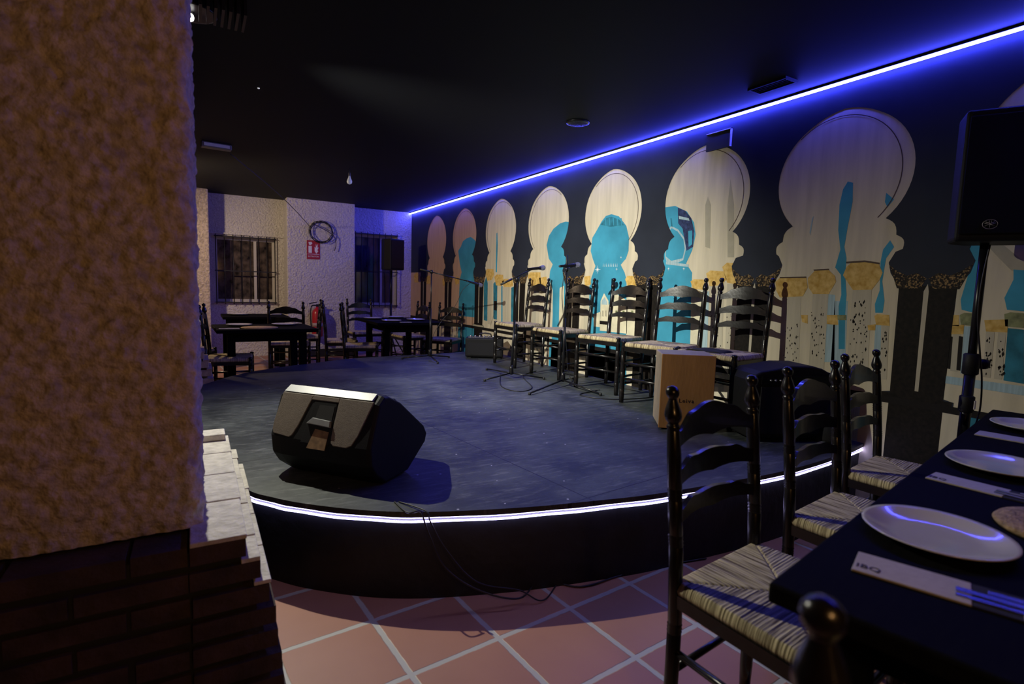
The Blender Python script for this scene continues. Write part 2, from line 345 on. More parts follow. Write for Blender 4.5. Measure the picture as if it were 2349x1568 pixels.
# ------------------------------------------------------------------ mural
def mcol(name, col, **k): return mat('mural_'+name, col, .6, spec=.15, **k)
MM = [mcol('deep', (.022, .027, .040), noise_amt=.15, noise_scale=3),                                   # 0
      mcol('cream', (.62, .56, .42), noise_amt=.10, noise_scale=3, stretch=(1, 6, .6)),                # 1
      mcol('blue', (.05, .30, .45), noise_amt=.18, noise_scale=4),                                      # 2
      mcol('gold', (.50, .30, .06), noise_scale=28, col2=(.74, .52, .18)),                              # 3
      mcol('shaft', (.50, .46, .35), noise_amt=.08, noise_scale=5, stretch=(1, 8, .5)),                 # 4
      mcol('brown', (.005, .0045, .004), noise_scale=45, col2=(.016, .012, .009)),                         # 5
      mcol('capital', (.018, .014, .011), noise_scale=95, col2=(.34, .22, .09)),    # 6
      mcol('pale_blue', (.36, .50, .55), noise_amt=.15, noise_scale=10, stretch=(1, 8, .4)),            # 7
      mcol('rim', (.46, .40, .30)),                                                                     # 8
      mcol('line', (.10, .07, .05)),                                                                    # 9
      mcol('bar', (.012, .010, .009)),                                                                  # 10
      mcol('pink', (.52, .36, .26), noise_amt=.08, noise_scale=5, stretch=(1, 6, .6)),                  # 11
      mcol('teal_dark', (.03, .18, .26), noise_amt=.3, noise_scale=12),                                 # 12
      mcol('building', (.66, .62, .45), noise_amt=.12, noise_scale=12),                                 # 13
      mcol('greengold', (.22, .24, .12), noise_amt=.4, noise_scale=30),                                 # 14
      mcol('navy', (.03, .045, .12), noise_amt=.5, noise_scale=30),                                     # 15
      mcol('white', (.8, .85, .85)),                                                                    # 16
      mcol('shade', (.42, .39, .29), noise_amt=.05),                                                    # 17
      mcol('slate', (.03, .03, .04)),                                   # 18
      ]
_r = [n for n in MM[6].node_tree.nodes if n.type == 'VALTORGB'][0]; _r.color_ramp.elements[0].position = .50; _r.color_ramp.elements[1].position = .62
mb = MB(); lay = [0]
def MP(pts, mi, L):
    """flat shape of the print, wall coordinates (y, z), L = layer"""
    X = WX-.0003*L
    mb.add([(X, y, z) for y, z in pts], [tuple(range(len(pts)))], mi)
def PX(pts, mi, L):
    MP([(q.y, q.z) for q in (on_x(*p) for p in pts)], mi, L)
arch = [1.94, 2.97, 4.06, 5.15, 6.25, 7.35, 8.42]
Y0, Y1 = .05, YB
ZB = SZ-.0
MP([(Y0, 0), (Y1, 0), (Y1, CZ-.03), (Y0, CZ-.03)], 1, 0)
# pinkish far arches
MP([(6.80, .6), (Y1, .6), (Y1, 2.4), (6.80, 2.4)], 11, 1)
MP([(5.70, .6), (6.80, .6), (6.80, 2.4), (5.70, 2.4)], 1, 1)
I = []
# arch 7 (nearest whole one)
PX([(1945,416),(1957,419),(1956,463),(1945,519),(1937,566),(1942,592),(1939,630),(1942,676),(1939,720),(1938,800),(1924,800),(1924,702),(1930,676),(1929,630),(1916,613),(1928,572),(1923,528),(1926,469),(1934,434)],2,3)
PX([(2033,442),(2051,457),(2036,475),(2030,463)],2,3)
PX([(2042,551),(2051,566),(2033,592),(2029,613),(2024,645),(2029,689),(2025,717),(2008,717),(2007,697),(2018,666),(2020,601),(2026,572)],2,3)
PX([(1867,495),(1859,540),(1857,533),(1863,500)],7,3)
PX([(1896,674),(1916,676),(1914,830),(1890,830)],7,2); PX([(2008,745),(2025,745),(2018,860),(2002,860)],7,2)
PX([(1945,690),(1938,850),(1905,850),(1915,690)],7,2)
for sh in ([(1957,660),(2000,660),(1990,870),(1940,860)],[(1865,670),(1901,670),(1890,850),(1855,845)],[(1795,680),(1838,680),(1832,840),(1786,835)],[(2022,742),(2040,742),(2034,870),(2018,870)]): PX(sh,4,4)
CAPS=[[(1934,631),(1942,612),(1952,603),(1983,600),(2016,605),(2025,625),(2018,641),(2000,664),(1957,665),(1942,643)],
[(1853,638),(1870,620),(1901,619),(1916,633),(1918,646),(1901,674),(1865,674),(1855,659)],
[(1779,646),(1789,637),(1850,636),(1853,659),(1842,679),(1789,682),(1781,666)],
[(1897,722),(1921,722),(1923,745),(1897,743)],[(1990,746),(2009,743),(2008,757),(1992,757)],[(1838,722),(1853,722),(1853,742),(1840,738)],
[(2006,724),(2012,720),(2040,722),(2041,747),(2010,745)],
[(1584,645),(1592,640),(1624,641),(1622,665),(1590,662)],[(1620,627),(1630,620),(1660,622),(1667,640),(1655,654),(1628,656)],[(1657,612),(1668,602),(1694,604),(1699,630),(1690,652),(1668,648)],
[(1340,634),(1354,632),(1356,652),(1342,656)],[(1434,640),(1440,632),(1470,633),(1470,656),(1440,655)],
[(1211,632),(1216,624),(1240,624),(1241,652),(1216,656)],[(1237,637),(1254,634),(1256,660),(1240,660)],
[(1113,622),(1118,616),(1132,617),(1134,630),(1128,642),(1118,644)],[(1134,634),(1140,629),(1154,630),(1156,648),(1150,656),(1138,654)],[(1152,645),(1158,639),(1176,640),(1177,655),(1170,658),(1156,658)],
[(1042,638),(1048,634),(1053,636),(1053,650),(1046,653)],[(1015,640),(1022,638),(1022,654),(1016,655)],[(977,634),(986,631),(987,650),(979,651)],[(949,630),(956,624),(963,628),(962,647),(951,648)],
[(2160,722),(2200,722),(2200,748),(2166,745)],[(2175,746),(2212,744),(2210,766),(2178,766)],[(2258,734),(2313,732),(2311,762),(2262,760)]]
for c_ in CAPS: PX(c_,3,5)
for c_ in ([(1941,600),(1984,597),(2018,602),(2018,606),(1984,601),(1942,604)],[(1866,618),(1902,616),(1902,619),(1868,621)],[(1789,635),(1850,634),(1850,637),(1789,638)]): PX(c_,9,6)
PX([(1921,722),(1942,722),(1942,734),(1922,734)],14,5); PX([(2202,722),(2212,717),(2234,718),(2232,748),(2204,744)],14,5); PX([(2304,720),(2318,716),(2349,718),(2349,752),(2306,748)],14,5)
# right part of the print, beyond the last column
PX([(2214,560),(2254,560),(2245,610),(2233,717),(2206,710),(2204,687),(2220,633),(2218,595)],2,3)
PX([(2325,618),(2360,620),(2360,715),(2310,710),(2304,683),(2325,641)],2,3)
PX([(2214,560),(2300,560),(2349,600),(2349,625),(2320,620),(2290,590),(2262,560)],17,2)
for sh in ([(2166,747),(2178,766),(2172,852),(2155,850)],[(2186,766),(2204,766),(2196,852),(2180,850)],[(2262,760),(2282,762),(2272,866),(2254,864)],[(2290,762),(2308,764),(2298,870),(2280,868)]): PX(sh,4,4)
for sh in ([(2176,770),(2186,772),(2180,846),(2170,844)],[(2200,770),(2209,772),(2203,850),(2194,848)]): PX(sh,10,5)
PX([(2212,748),(2235,748),(2225,858),(2203,856)],7,4); PX([(2312,752),(2349,756),(2349,880),(2302,872)],12,3)
PX([(2140,858),(2400,892),(2400,915),(2140,874)],7,5)
# arch 6
PX([(1515,477),(1549,472),(1576,485),(1592,510),(1596,538),(1588,574),(1574,604),(1588,625),(1586,660),(1583,860),(1500,860),(1500,600),(1510,540)],2,3)
PX([(1526,590),(1527,545),(1532,528),(1540,518),(1556,526),(1570,545),(1574,570),(1568,596),(1556,602),(1530,602)],7,4)
PX([(1528,588),(1529,547),(1534,531),(1541,523),(1555,531),(1568,549),(1571,570),(1566,592),(1540,598)],2,5)
PX([(1540,519),(1538,500),(1541,500),(1543,520)],12,5)
PX([(1555,476),(1572,483),(1586,500),(1593,530),(1590,566),(1575,575),(1566,524),(1556,512)],15,4)
PX([(1557,495),(1580,500),(1582,506),(1558,502)],7,5); PX([(1579,530),(1588,528),(1588,560),(1580,566)],2,5)
PX([(1528,600),(1580,606),(1580,612),(1528,606)],7,5)
PX([(1618,470),(1624,450),(1631,470),(1629,570),(1618,566)],17,2)
PX([(1669,470),(1676,410),(1684,470),(1684,590),(1669,590)],17,2)
PX([(1586,665),(1612,668),(1606,860),(1582,860)],13,4); PX([(1628,656),(1660,656),(1656,860),(1620,860)],4,4); PX([(1668,650),(1694,652),(1688,860),(1662,860)],4,4)
PX([(1612,668),(1627,668),(1620,860),(1607,860)],7,3)
# arch 5
PX([(1357,562),(1359,545),(1368,530),(1380,508),(1390,495),(1403,491),(1420,496),(1437,518),(1443,545),(1442,575),(1436,593),(1424,607),(1433,625),(1437,640),(1437,700),(1437,900),(1350,900),(1352,660),(1357,636),(1366,610),(1360,594),(1355,575)],2,3)
PX([(1378,515),(1390,500),(1403,497),(1420,503),(1432,516),(1400,520)],12,4)
for i in range(5): PX([(1388+i*9,500),(1390+i*9,500),(1391+i*9,517),(1389+i*9,517)],2,5)
PX([(1378,690),(1386,672),(1396,690),(1397,760),(1376,758)],13,4); PX([(1362,720),(1378,715),(1376,750),(1362,748)],13,4)
PX([(1380,690),(1387,681),(1393,692),(1393,699),(1380,698)],7,5)
PX([(1412,672),(1440,690),(1438,765),(1395,760),(1396,700)],13,4)
PX([(1376,735),(1396,737),(1396,745),(1376,743)],5,5)
for x in (1381,1388): PX([(x,712),(x+4,712),(x+4,726),(x,725)],17,5)
for x in (1412,1428,1448): PX([(x,712),(x+5,712),(x+5,724),(x,723)],14,5)
PX([(1438,655),(1468,656),(1462,840),(1436,835)],13,4); PX([(1340,656),(1352,654),(1352,800),(1338,796)],4,4)
# arch 4
PX([(1254,562),(1259,541),(1270,524),(1285,512),(1298,508),(1312,510),(1315,560),(1310,600),(1306,720),(1300,870),(1262,860),(1268,720),(1268,666),(1260,640),(1262,621),(1268,606),(1259,593)],2,3)
PX([(1284,660),(1294,655),(1294,760),(1282,757)],13,4); PX([(1295,700),(1306,700),(1304,765),(1294,762)],13,4)
PX([(1216,655),(1238,655),(1236,760),(1212,755)],4,4)
# arch 3
PX([(1139,535),(1141,533),(1142,560),(1140,624),(1137,624),(1138,580)],2,3)
PX([(1110,650),(1116,634),(1119,650),(1118,736),(1110,734)],12,4); PX([(1132,650),(1137,645),(1141,652),(1140,733),(1132,731)],12,4); PX([(1133,690),(1140,690),(1140,712),(1133,711)],5,5)
PX([(1150,656),(1153,656),(1153,740),(1150,739)],2,4); PX([(1173,660),(1182,655),(1182,745),(1172,742)],12,4)
PX([(1119,645),(1128,643),(1127,745),(1119,742)],4,4); PX([(1154,658),(1170,658),(1166,750),(1154,747)],4,4)
# arch 2
PX([(1051,575),(1057,566),(1062,553),(1071,546),(1080,543),(1089,550),(1096,560),(1096,728),(1051,724),(1055,640),(1059,624),(1055,605)],2,3)
PX([(1052,702),(1092,706),(1092,712),(1052,707)],12,4)
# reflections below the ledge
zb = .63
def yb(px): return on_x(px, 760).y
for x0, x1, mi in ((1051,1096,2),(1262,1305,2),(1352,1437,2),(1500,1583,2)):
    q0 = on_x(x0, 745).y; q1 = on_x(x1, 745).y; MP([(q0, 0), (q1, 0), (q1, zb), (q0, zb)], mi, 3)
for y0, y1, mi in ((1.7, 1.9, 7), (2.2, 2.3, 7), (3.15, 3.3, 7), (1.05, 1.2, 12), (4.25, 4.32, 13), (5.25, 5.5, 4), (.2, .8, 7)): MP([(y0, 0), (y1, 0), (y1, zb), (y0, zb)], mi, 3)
# speckled inlay on the pale shafts
rr = random.Random(3)
for (xa, xb, ya, yc, n) in ((1950,1990,690,850,60),(1860,1892,700,830,34),(1795,1832,735,830,26),(1628,1655,700,830,26),(1668,1688,700,830,16),(2022,2034,760,860,12),(2262,2276,775,860,16),(2290,2304,775,865,16),(2160,2172,770,845,12)):
    for _ in range(n):
        x = rr.uniform(xa, xb); y = rr.uniform(ya, yc); q = on_x(x, y); s = rr.uniform(.004, .009); t = rr.uniform(.6, 1.8)
        MP([(q.y-s*.6, q.z), (q.y, q.z-s*t), (q.y+s*.6, q.z), (q.y, q.z+s*t)], 5, 6)
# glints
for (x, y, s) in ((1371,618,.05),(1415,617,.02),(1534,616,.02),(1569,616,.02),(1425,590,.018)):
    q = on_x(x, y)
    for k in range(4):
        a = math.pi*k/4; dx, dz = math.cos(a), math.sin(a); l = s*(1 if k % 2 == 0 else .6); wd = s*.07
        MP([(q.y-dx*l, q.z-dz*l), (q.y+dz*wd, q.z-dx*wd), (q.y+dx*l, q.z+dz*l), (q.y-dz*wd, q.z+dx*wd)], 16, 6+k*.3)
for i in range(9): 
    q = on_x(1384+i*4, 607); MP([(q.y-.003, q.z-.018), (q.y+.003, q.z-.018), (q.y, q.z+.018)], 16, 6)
# dark arcade in front: one piece per column
def halfarch(c, s):
    """points down one side of the arch opening centred on c; s=+1 towards larger y"""
    pts = []
    for k in range(0, 25):
        a = math.radians(90-(90+46)*k/24); d = .405*math.cos(a); z = 1.96+.385*math.sin(a)
        if a > math.radians(60): z += .018*(a-math.radians(60))/math.radians(30)
        pts.append((d, z))
    def lobe(x0, z0, x1, z1, bul, n=6):
        out = []
        for k in range(1, n+1):
            t = k/n; nx, nz = (z0-z1), (x1-x0); L_ = math.hypot(nx, nz)
            out.append((x0+(x1-x0)*t+bul*math.sin(math.pi*t)*-(-nx)/L_*-1*-1, z0+(z1-z0)*t+bul*math.sin(math.pi*t)*nz/L_))
        return out
    x0, z0 = pts[-1]
    pts += lobe(x0, z0, .345, 1.585, .022)
    pts += lobe(.345, 1.585, .385, 1.505, .022)
    return [(c+s*d, z) for d, z in pts]
cs = [.86]+arch+[9.5]
for i in range(len(cs)-1):
    a, c2 = cs[i], cs[i+1]; m = (a+c2)/2+.02
    left = halfarch(a, 1); right = halfarch(c2, -1)
    capR = [(m-.17, 1.49), (m-.2, 1.43), (m-.185, 1.37), (m-.14, 1.30), (m-.135, 1.28), (m-.128, .70), (m-.175, .69), (m-.175, .655), (m-.13, .65), (m-.13, 0)]
    capL = [(2*m-y, z) for y, z in capR]
    if i == len(cs)-2:   # the last bay runs into the corner, no opening above the ledge of the last arch
        poly = [(a, CZ-.03)]+left+capR+[(m+.13, 0), (m+.13, .65), (m+.13, 1.28), (m+.14, 1.45), (Y1, 1.45), (Y1, CZ-.03)]
    else:
        poly = [(a, CZ-.03)]+left+capR+capL[::-1]+right[::-1]+[(c2, CZ-.03)]
    MP(poly, 0, 8)
    MP([(m-.135, 1.30), (m-.128, .66), (m+.128, .66), (m+.135, 1.30)], 5, 9)
    for sg_ in (-1, 1):   # the twin capitals
        MP([(m+sg_*a_, z_) for a_, z_ in ((.195, 1.415), (.17, 1.35), (.145, 1.285), (.03, 1.285), (.005, 1.34), (.05, 1.37), (.10, 1.355), (.15, 1.38))], 6, 10)
    MP([(m-.012, .72), (m+.006, .72), (m+.012, 1.27), (m-.004, 1.31), (m-.012, 1.27)], 4, 11)
    MP([(m-.17, .69), (m-.17, .66), (m+.17, .66), (m+.17, .69)], 17 if i else 5, 10)
    MP([(m-.13, 0), (m+.13, 0), (m+.13, .64), (m-.13, .64)], 5, 9)
MP([(Y0, .63), (Y1, .63), (Y1, .668), (Y0, .668)], 10, 12)
# right of the frame edge the print is dark up to the arch
# inner rim lines of the openings
def rimline(c, off, r0=.405):
    P1, P2 = [], []
    for k in range(0, 33):
        a = math.radians(130-(130+44)*k/32) if off < 0 else math.radians(50+(130+44)*k/32)
        rr_ = r0-.03
        P1.append((c+off+rr_*math.cos(a), 1.95+(rr_)*math.sin(a))); P2.append((c+off+(rr_-.005)*math.cos(a), 1.95+(rr_-.005)*math.sin(a)))
    MP([(y, z) for y, z in P1]+P2[::-1], 9, 7)
for c_, o_ in ((1.94, .03), (2.97, .02), (4.06, .012), (5.15, -.012), (6.25, -.015), (7.35, -.015)): rimline(c_, o_)
mural = mb.build('mural', MM, label='wide wall mural of a cream and blue arcade with golden capitals behind the stage', cat='mural')
# ceiling LED strip on the mural wall
M_led = mat('led_strip', (.7, .7, .9), .4, emit=(.055, .065, 1.0), estr=150)
led = empty('led_strip', (WX-.035, 4.8, CZ-.012), 0, 'long blue-white light strip along the top of the mural wall', 'light strip')
b = MB().box(-.006, .004, -4.9, 4.82, -.016, -.002); b.build('light_tape', M_led, led)
b = MB().box(-.012, .01, -4.9, 4.82, -.0015, .0115); b.build('channel', M_blackwall, led)
# vent on the mural
M_vent = mat('painted_vent', (.012, .014, .022), .5); M_ventedge = mat('vent_edge_lit', (.7, .7, .75), .4)
q0 = on_x(1625, 308); q1 = on_x(1677, 338)
vn = empty('vent_cover', (WX-.004, (q0.y+q1.y)/2, 2.38), 0, 'small square vent cover with lit top and side edges high on the mural', 'vent')
hw = (q0.y-q1.y)/2
MB().box(-.012, 0, -hw, hw, -.075, .05).build('cover_plate', M_vent, vn)
b = MB(); b.box(-.018, 0, -hw-.006, hw, .05, .056); b.box(-.018, 0, -hw-.006, -hw, -.075, .056); b.build('rim', M_ventedge, vn)  # top and one side coloured pale for light falling on them

# ------------------------------------------------------------------ foreground column and brick plinth
b = MB()
def stucco_column(x0, x1, y0, y1, z0, z1, rad=.035, step=.009, amp=.007):
    # outline: front face then right face then back, rounded corner
    path = [(x0, y0, 0, -1)]
    n1 = int((x1-rad-x0)/step)
    for i in range(1, n1+1): path.append((x0+(x1-rad-x0)*i/n1, y0, 0, -1))
    for k in range(1, 7):
        a = math.radians(-90+15*k); path.append((x1-rad+rad*math.cos(a), y0+rad+rad*math.sin(a), math.cos(a), math.sin(a)))
    n2 = int((y1-y0-rad)/step)
    for i in range(1, n2+1): path.append((x1, y0+rad+(y1-y0-rad)*i/n2, 1, 0))
    nz = int((z1-z0)/step); vs = []
    for j in range(nz+1):
        z = z0+(z1-z0)*j/nz
        for (x, y, nx, ny) in path:
            p = Vector((x, y, z))
            d = amp*1.2*noise.noise(p*12)+amp*1.5*noise.noise(p*34)-amp*1.6*max(0, noise.noise(p*55+Vector((5, 5, 5)))-.12)
            vs.append((x+nx*d, y+ny*d, z))
    m = len(path)
    fs = [(j*m+i, j*m+i+1, (j+1)*m+i+1, (j+1)*m+i) for j in range(nz) for i in range(m-1)]
    mb_ = MB(); mb_.add(vs, fs, 0, True)
    # back and far side
    mb_.add([(x0, y0, z0), (x0, y1, z0), (x1, y1, z0), (x0, y0, z1), (x0, y1, z1), (x1, y1, z1)], [(0, 1, 4, 3), (1, 2, 5, 4)], 0)
    return mb_
PZ = .55
col1 = empty('stucco_pillar', (-.5, 1.9, PZ), 0, 'broad rough orange-lit stucco pillar filling the left of the view', 'pillar')
cm = stucco_column(-1.25, .0, 1.64, 2.12, PZ, CZ)
cm.v = [(x+.5, y-1.9, z-PZ) for x, y, z in cm.v]
cm.build('pillar_shaft', M_stucco, col1)
M_brick_lit = mat('lit_brick_top', (.50, .47, .42), .85, noise_amt=.18, noise_scale=30, bump=.6, bump_scale=60)  # lit copy of the brick, lamplight put into the colour
M_brick = mat('shaded_red_brick', (.036, .020, .016), .85, noise_amt=.5, noise_scale=9, bump=.9, bump_scale=30)  # shaded copy of the same brick for the unlit faces
def jbox(mb_, x0, x1, y0, y1, z0, z1, mi, j=.004):
    r_ = random.uniform
    mb_.box(x0+r_(-j, j), x1+r_(-j, j), y0+r_(-j, j), y1+r_(-j, j), z0, z1, mi)
def plinth(name, X, Y0_, Y1_, ztop, x_left, label, m_top, m_face, ycut=None):
    """brick courses that step outwards going down, with thin caps added on the first steps for a lit top colour"""
    r = empty(name, (X, Y0_, 0), 0, label, 'plinth'); o = Vector((-X, -Y0_, 0)); T = Matrix.Translation(o)
    MB().box(x_left, X-.012, Y0_+.02, Y1_-.01, 0, ztop-.03, M=T).build('mortar', M_blackwall, r)
    c = MB(); cap = MB(); nrow = 8; h = ztop/nrow
    steps = [0, .030, .055, .065, .072, .082, .090, .098]; ru = random.uniform
    def bx(x0, x1, y0, y1, z0, z1, m=c, j=.004):
        m.box(x0+ru(-j, j), x1+ru(-j, j), y0+ru(-j, j), y1+ru(-j, j), z0+ru(-.001, .001), z1, M=T)
    for i in range(nrow):
        z1_ = ztop-i*h-.010; z0_ = z1_-h+.020; xr_ = X+steps[i]; ye_ = Y1_ if (ycut is None or z1_ > SZ+.01) else ycut
        y = Y0_; off = (.28, .15, .22)[i % 3]
        while y < ye_-.05:
            ye = min(ye_, y+off); off = .26
            bx(X-.13, xr_, y, ye-.010, z0_, z1_)
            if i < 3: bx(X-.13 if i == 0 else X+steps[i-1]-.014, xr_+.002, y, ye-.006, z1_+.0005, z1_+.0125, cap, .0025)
            y = ye
        x = X-.135; k = 0
        while x > x_left:
            xs = max(x_left, x-(.24 if k or i % 2 else .13)); bx(xs+.010, x, Y0_+.006, Y0_+.12, z0_, z1_); x = xs; k += 1
    c.build('bricks', m_face, r, bevel=.005); cap.build('top_caps', m_top, r, bevel=.002)
    return r
pl1 = plinth('brick_plinth', .10, 1.53, 2.60, PZ, -1.25, 'stepped brick plinth with lamplit top under the big stucco pillar', M_brick_lit, M_brick, ycut=2.2)
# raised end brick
MB().box(-.12, -.01, .97, 1.07, PZ+.004, PZ+.03).build('end_brick', M_brick_lit, pl1, bevel=.004)
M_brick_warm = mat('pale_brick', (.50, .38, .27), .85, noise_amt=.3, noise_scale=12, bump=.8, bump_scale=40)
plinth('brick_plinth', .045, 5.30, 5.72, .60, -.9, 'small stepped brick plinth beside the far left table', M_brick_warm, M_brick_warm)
c2_ = stucco_column(-.9, -.04, 5.36, 5.70, .608, CZ, step=.03)
c2_.build('stucco_pillar', M_stucco, label='stucco pillar in the back room mostly hidden behind the near pillar', cat='pillar')
# ------------------------------------------------------------------ ladder-back rush chair
def rush_seat():
    wf, wb, d = .235, .205, .2        # half widths front/back, half depth
    nx, ny = 200, 180; vs = []; zt = .462
    for j in range(ny+1):
        v = -1+2*j/ny
        for i in range(nx+1):
            u = -1+2*i/nx; w_ = wf+(wb-wf)*(v+1)/2
            x = u*w_; y = v*d
            side = abs(u) > abs(v)
            c = v*d if side else u*.22
            strand = abs(math.sin(c*math.pi/.0095))
            jit = .0008*noise.noise(Vector((x*40, y*40, 3 if side else 7)))
            edge = max(abs(u), abs(v))
            dome = .008*edge**.5*(1) - (.0 if edge < .93 else .022*((edge-.93)/.07)**2)
            crease = -.004*math.exp(-((abs(u)-abs(v))/.02)**2)
            vs.append((x, y, zt+dome+.0034*strand**.6+jit+crease))
    fs = [(j*(nx+1)+i, j*(nx+1)+i+1, (j+1)*(nx+1)+i+1, (j+1)*(nx+1)+i) for j in range(ny) for i in range(nx)]
    m = MB(); m.add(vs, fs, 0, True)
    bt = .438; k = [0, nx, ny*(nx+1)+nx, ny*(nx+1)]
    border = [i for i in range(nx+1)]+[(j)*(nx+1)+nx for j in range(1, ny+1)]+[ny*(nx+1)+i for i in range(nx-1, -1, -1)]+[j*(nx+1) for j in range(ny-1, 0, -1)]
    low = [(vs[i][0]*.985, vs[i][1]*.985, bt) for i in border]; o = len(m.v); m.v += low; nb = len(border)
    for i in range(nb): m.f.append((border[i], border[(i+1) % nb], o+(i+1) % nb, o+i)); m.m.append(0); m.sm.append(True)
    m.f.append(tuple(o+i for i in range(nb-1, -1, -1))); m.m.append(0); m.sm.append(False)
    return m
def slat(z0, z1, crown, scal, mi=0):
    m = MB(); w_ = .182; n = 40; th = .007; vs = []
    for i in range(n+1):
        t = -1+2*i/n; x = t*w_
        yb_ = .022*(1-t*t)
        s = max(0, math.cos(t*math.pi/2)); top = z1+crown*(s**1.6)+.010*math.exp(-((abs(t)-.62)/.16)**2)
        bot = z0+scal*abs(math.sin(t*math.pi))*.9+scal*.3*s
        rake = lambda z: .05*max(0, z-.46)/.51
        for (y_, z_) in ((yb_-th, bot), (yb_-th, top), (yb_+th, top), (yb_+th, bot)): vs.append((x, .185+y_+rake(z_)*.9-.0, z_))
    fs = []
    for i in range(n):
        for k in range(4): fs.append((i*4+k, i*4+(k+1) % 4, (i+1)*4+(k+1) % 4, (i+1)*4+k))
    fs += [(3, 2, 1, 0), (n*4, n*4+1, n*4+2, n*4+3)]
    m.add(vs, fs, 0, False); return m
def ringprof(z, r): return [(r, z-.016), (r*.93, z-.014), (r*1.06, z-.010), (r*.93, z-.006), (r*1.06, z-.001), (r*.93, z+.004), (r*1.06, z+.009), (r*.93, z+.013), (r, z+.016)]
def rear_prof():
    r = .0185; p = [(r*.85, 0), (r, .08)]
    for z in (.345, .580, .700): p += ringprof(z, r)
    p += [(r, .80), (r*.9, .865), (r*.82, .868), (r*1.0, .874), (r*.8, .880), (.013, .884), (.020, .893), (.0225, .903), (.0215, .913), (.017, .928), (.011, .944), (.0105, .949), (.013, .951), (.0165, .957), (.0178, .964), (.0165, .971), (.011, .978), (.002, .981)]
    return p
def front_prof():
    r = .020; p = [(r*.85, 0), (r, .06)]
    for z in (.12, .255, .385): p += ringprof(z, r)
    p += [(r, .44), (r*.75, .462), (r*.98, .470), (r*.9, .479), (.003, .484)]
    return p
def make_chair(label):
    t = empty('dining_chair', (0, 0, 0), 0, label, 'chair')
    rush_seat().build('seat', M_rush, t)
    for s in (-1, 1):
        m = MB(); m.lathe(rear_prof(), (0, 0, 0), n=18)
        m.v = [(x+s*.195, y+.185+(.05*(z-.46)/.51 if z > .46 else 0), z) for x, y, z in m.v]; m.build('leg', M_black_wood, t)
        MB().lathe(front_prof(), (s*.228, -.19, 0), n=16).build('leg', M_black_wood, t)
    for z0, z1, cr, sc in ((.822, .862, .058, .012), (.722, .762, .026, .008), (.622, .655, .022, .008)): slat(z0, z1, cr, sc).build('slat', M_black_wood, t)
    rl = MB()
    rl.box(-.225, .225, -.205, -.180, .405, .440); rl.box(-.19, .19, .172, .198, .405, .440)
    for s in (-1, 1):
        rl.add([Vector(v) for v in [(s*.216, -.19, .405), (s*.238, -.19, .405), (s*.206, .185, .405), (s*.184, .185, .405), (s*.216, -.19, .440), (s*.238, -.19, .440), (s*.206, .185, .440), (s*.184, .185, .440)]], [(0, 1, 2, 3), (4, 7, 6, 5), (0, 4, 5, 1), (1, 5, 6, 2), (2, 6, 7, 3), (3, 7, 4, 0)])
    rl.build('seat_frame', M_black_wood, t)
    for s in (-1, 1):
        for z in (.15, .28): MB().rod((s*.226, -.19, z), (s*.196, .185, z), .010).build('rung', M_black_wood, t)
    for z in (.19, .31): MB().rod((-.225, -.19, z), (.225, -.19, z), .010).build('rung', M_black_wood, t)
    MB().rod((-.195, .185, .22), (.195, .185, .22), .010).build('rung', M_black_wood, t)
    return t
G1 = 'black ladder-back chairs on the stage'; G2 = 'black ladder-back chairs at the near table'; G3 = 'black ladder-back chairs in the back room'
chair0 = make_chair('black ladder-back chair with rush seat, nearest the left end of the near table'); chair0['group'] = G2
chair0.location = (1.285, .775, 0); chair0.rotation_euler.z = math.radians(7)
R_ = math.radians
dup(chair0, (1.975, .905, 0), R_(8), 'black ladder-back chair at the near table, middle one of its far side')
dup(chair0, (2.66, 1.085, 0), R_(9), 'black ladder-back chair at the near table, in front of the tall loudspeaker stand')
dup(chair0, (.672, .040, 0), R_(92), 'blurred dark chair at the near end of the table, only its knob in view')
for (x, y, a, l) in ((3.14, 5.20, -90, 'black ladder-back chair on stage beside the small black amplifier, farthest of the row'),
                     (3.14, 4.40, -87, 'black ladder-back chair on stage, second from the far end of the row'),
                     (3.14, 3.64, -80, 'black ladder-back chair in the middle of the row of five on stage'),
                     (3.08, 2.97, -76, 'black ladder-back chair on stage directly behind the wooden box drum'),
                     (3.09, 2.45, -86, 'black ladder-back chair on stage with a black cloth on its seat')):
    dup(chair0, (x, y, SZ), R_(a), l, G1)
for (x, y, a, l) in ((.27, 5.98, 84, 'dark chair at the left side of the left back table'),
                     (-.13, 6.66, 152, 'dark chair beside the near pillar edge, half hidden, at the left back table'),
                     (.99, 7.28, 166, 'dark chair with its back to the stage, right of the left back table'),
                     (1.30, 8.05, -97, 'dark chair side-on in front of the red extinguisher'),
                     (1.66, 7.38, 78, 'dark chair side-on, left one by the right back table'),
                     (1.76, 6.74, 74, 'dark chair with lit rush seat at the left side of the right back table'),
                     (2.28, 8.55, 5, 'dark chair behind the right back table below the second window'),
                     (2.78, 7.85, -84, 'dark chair right of the right back table near the corner loudspeaker'),
                     (3.08, 7.25, -52, 'dark chair right of the right back table beside the mural')):
    dup(chair0, (x, y, 0), R_(a), l, G3)
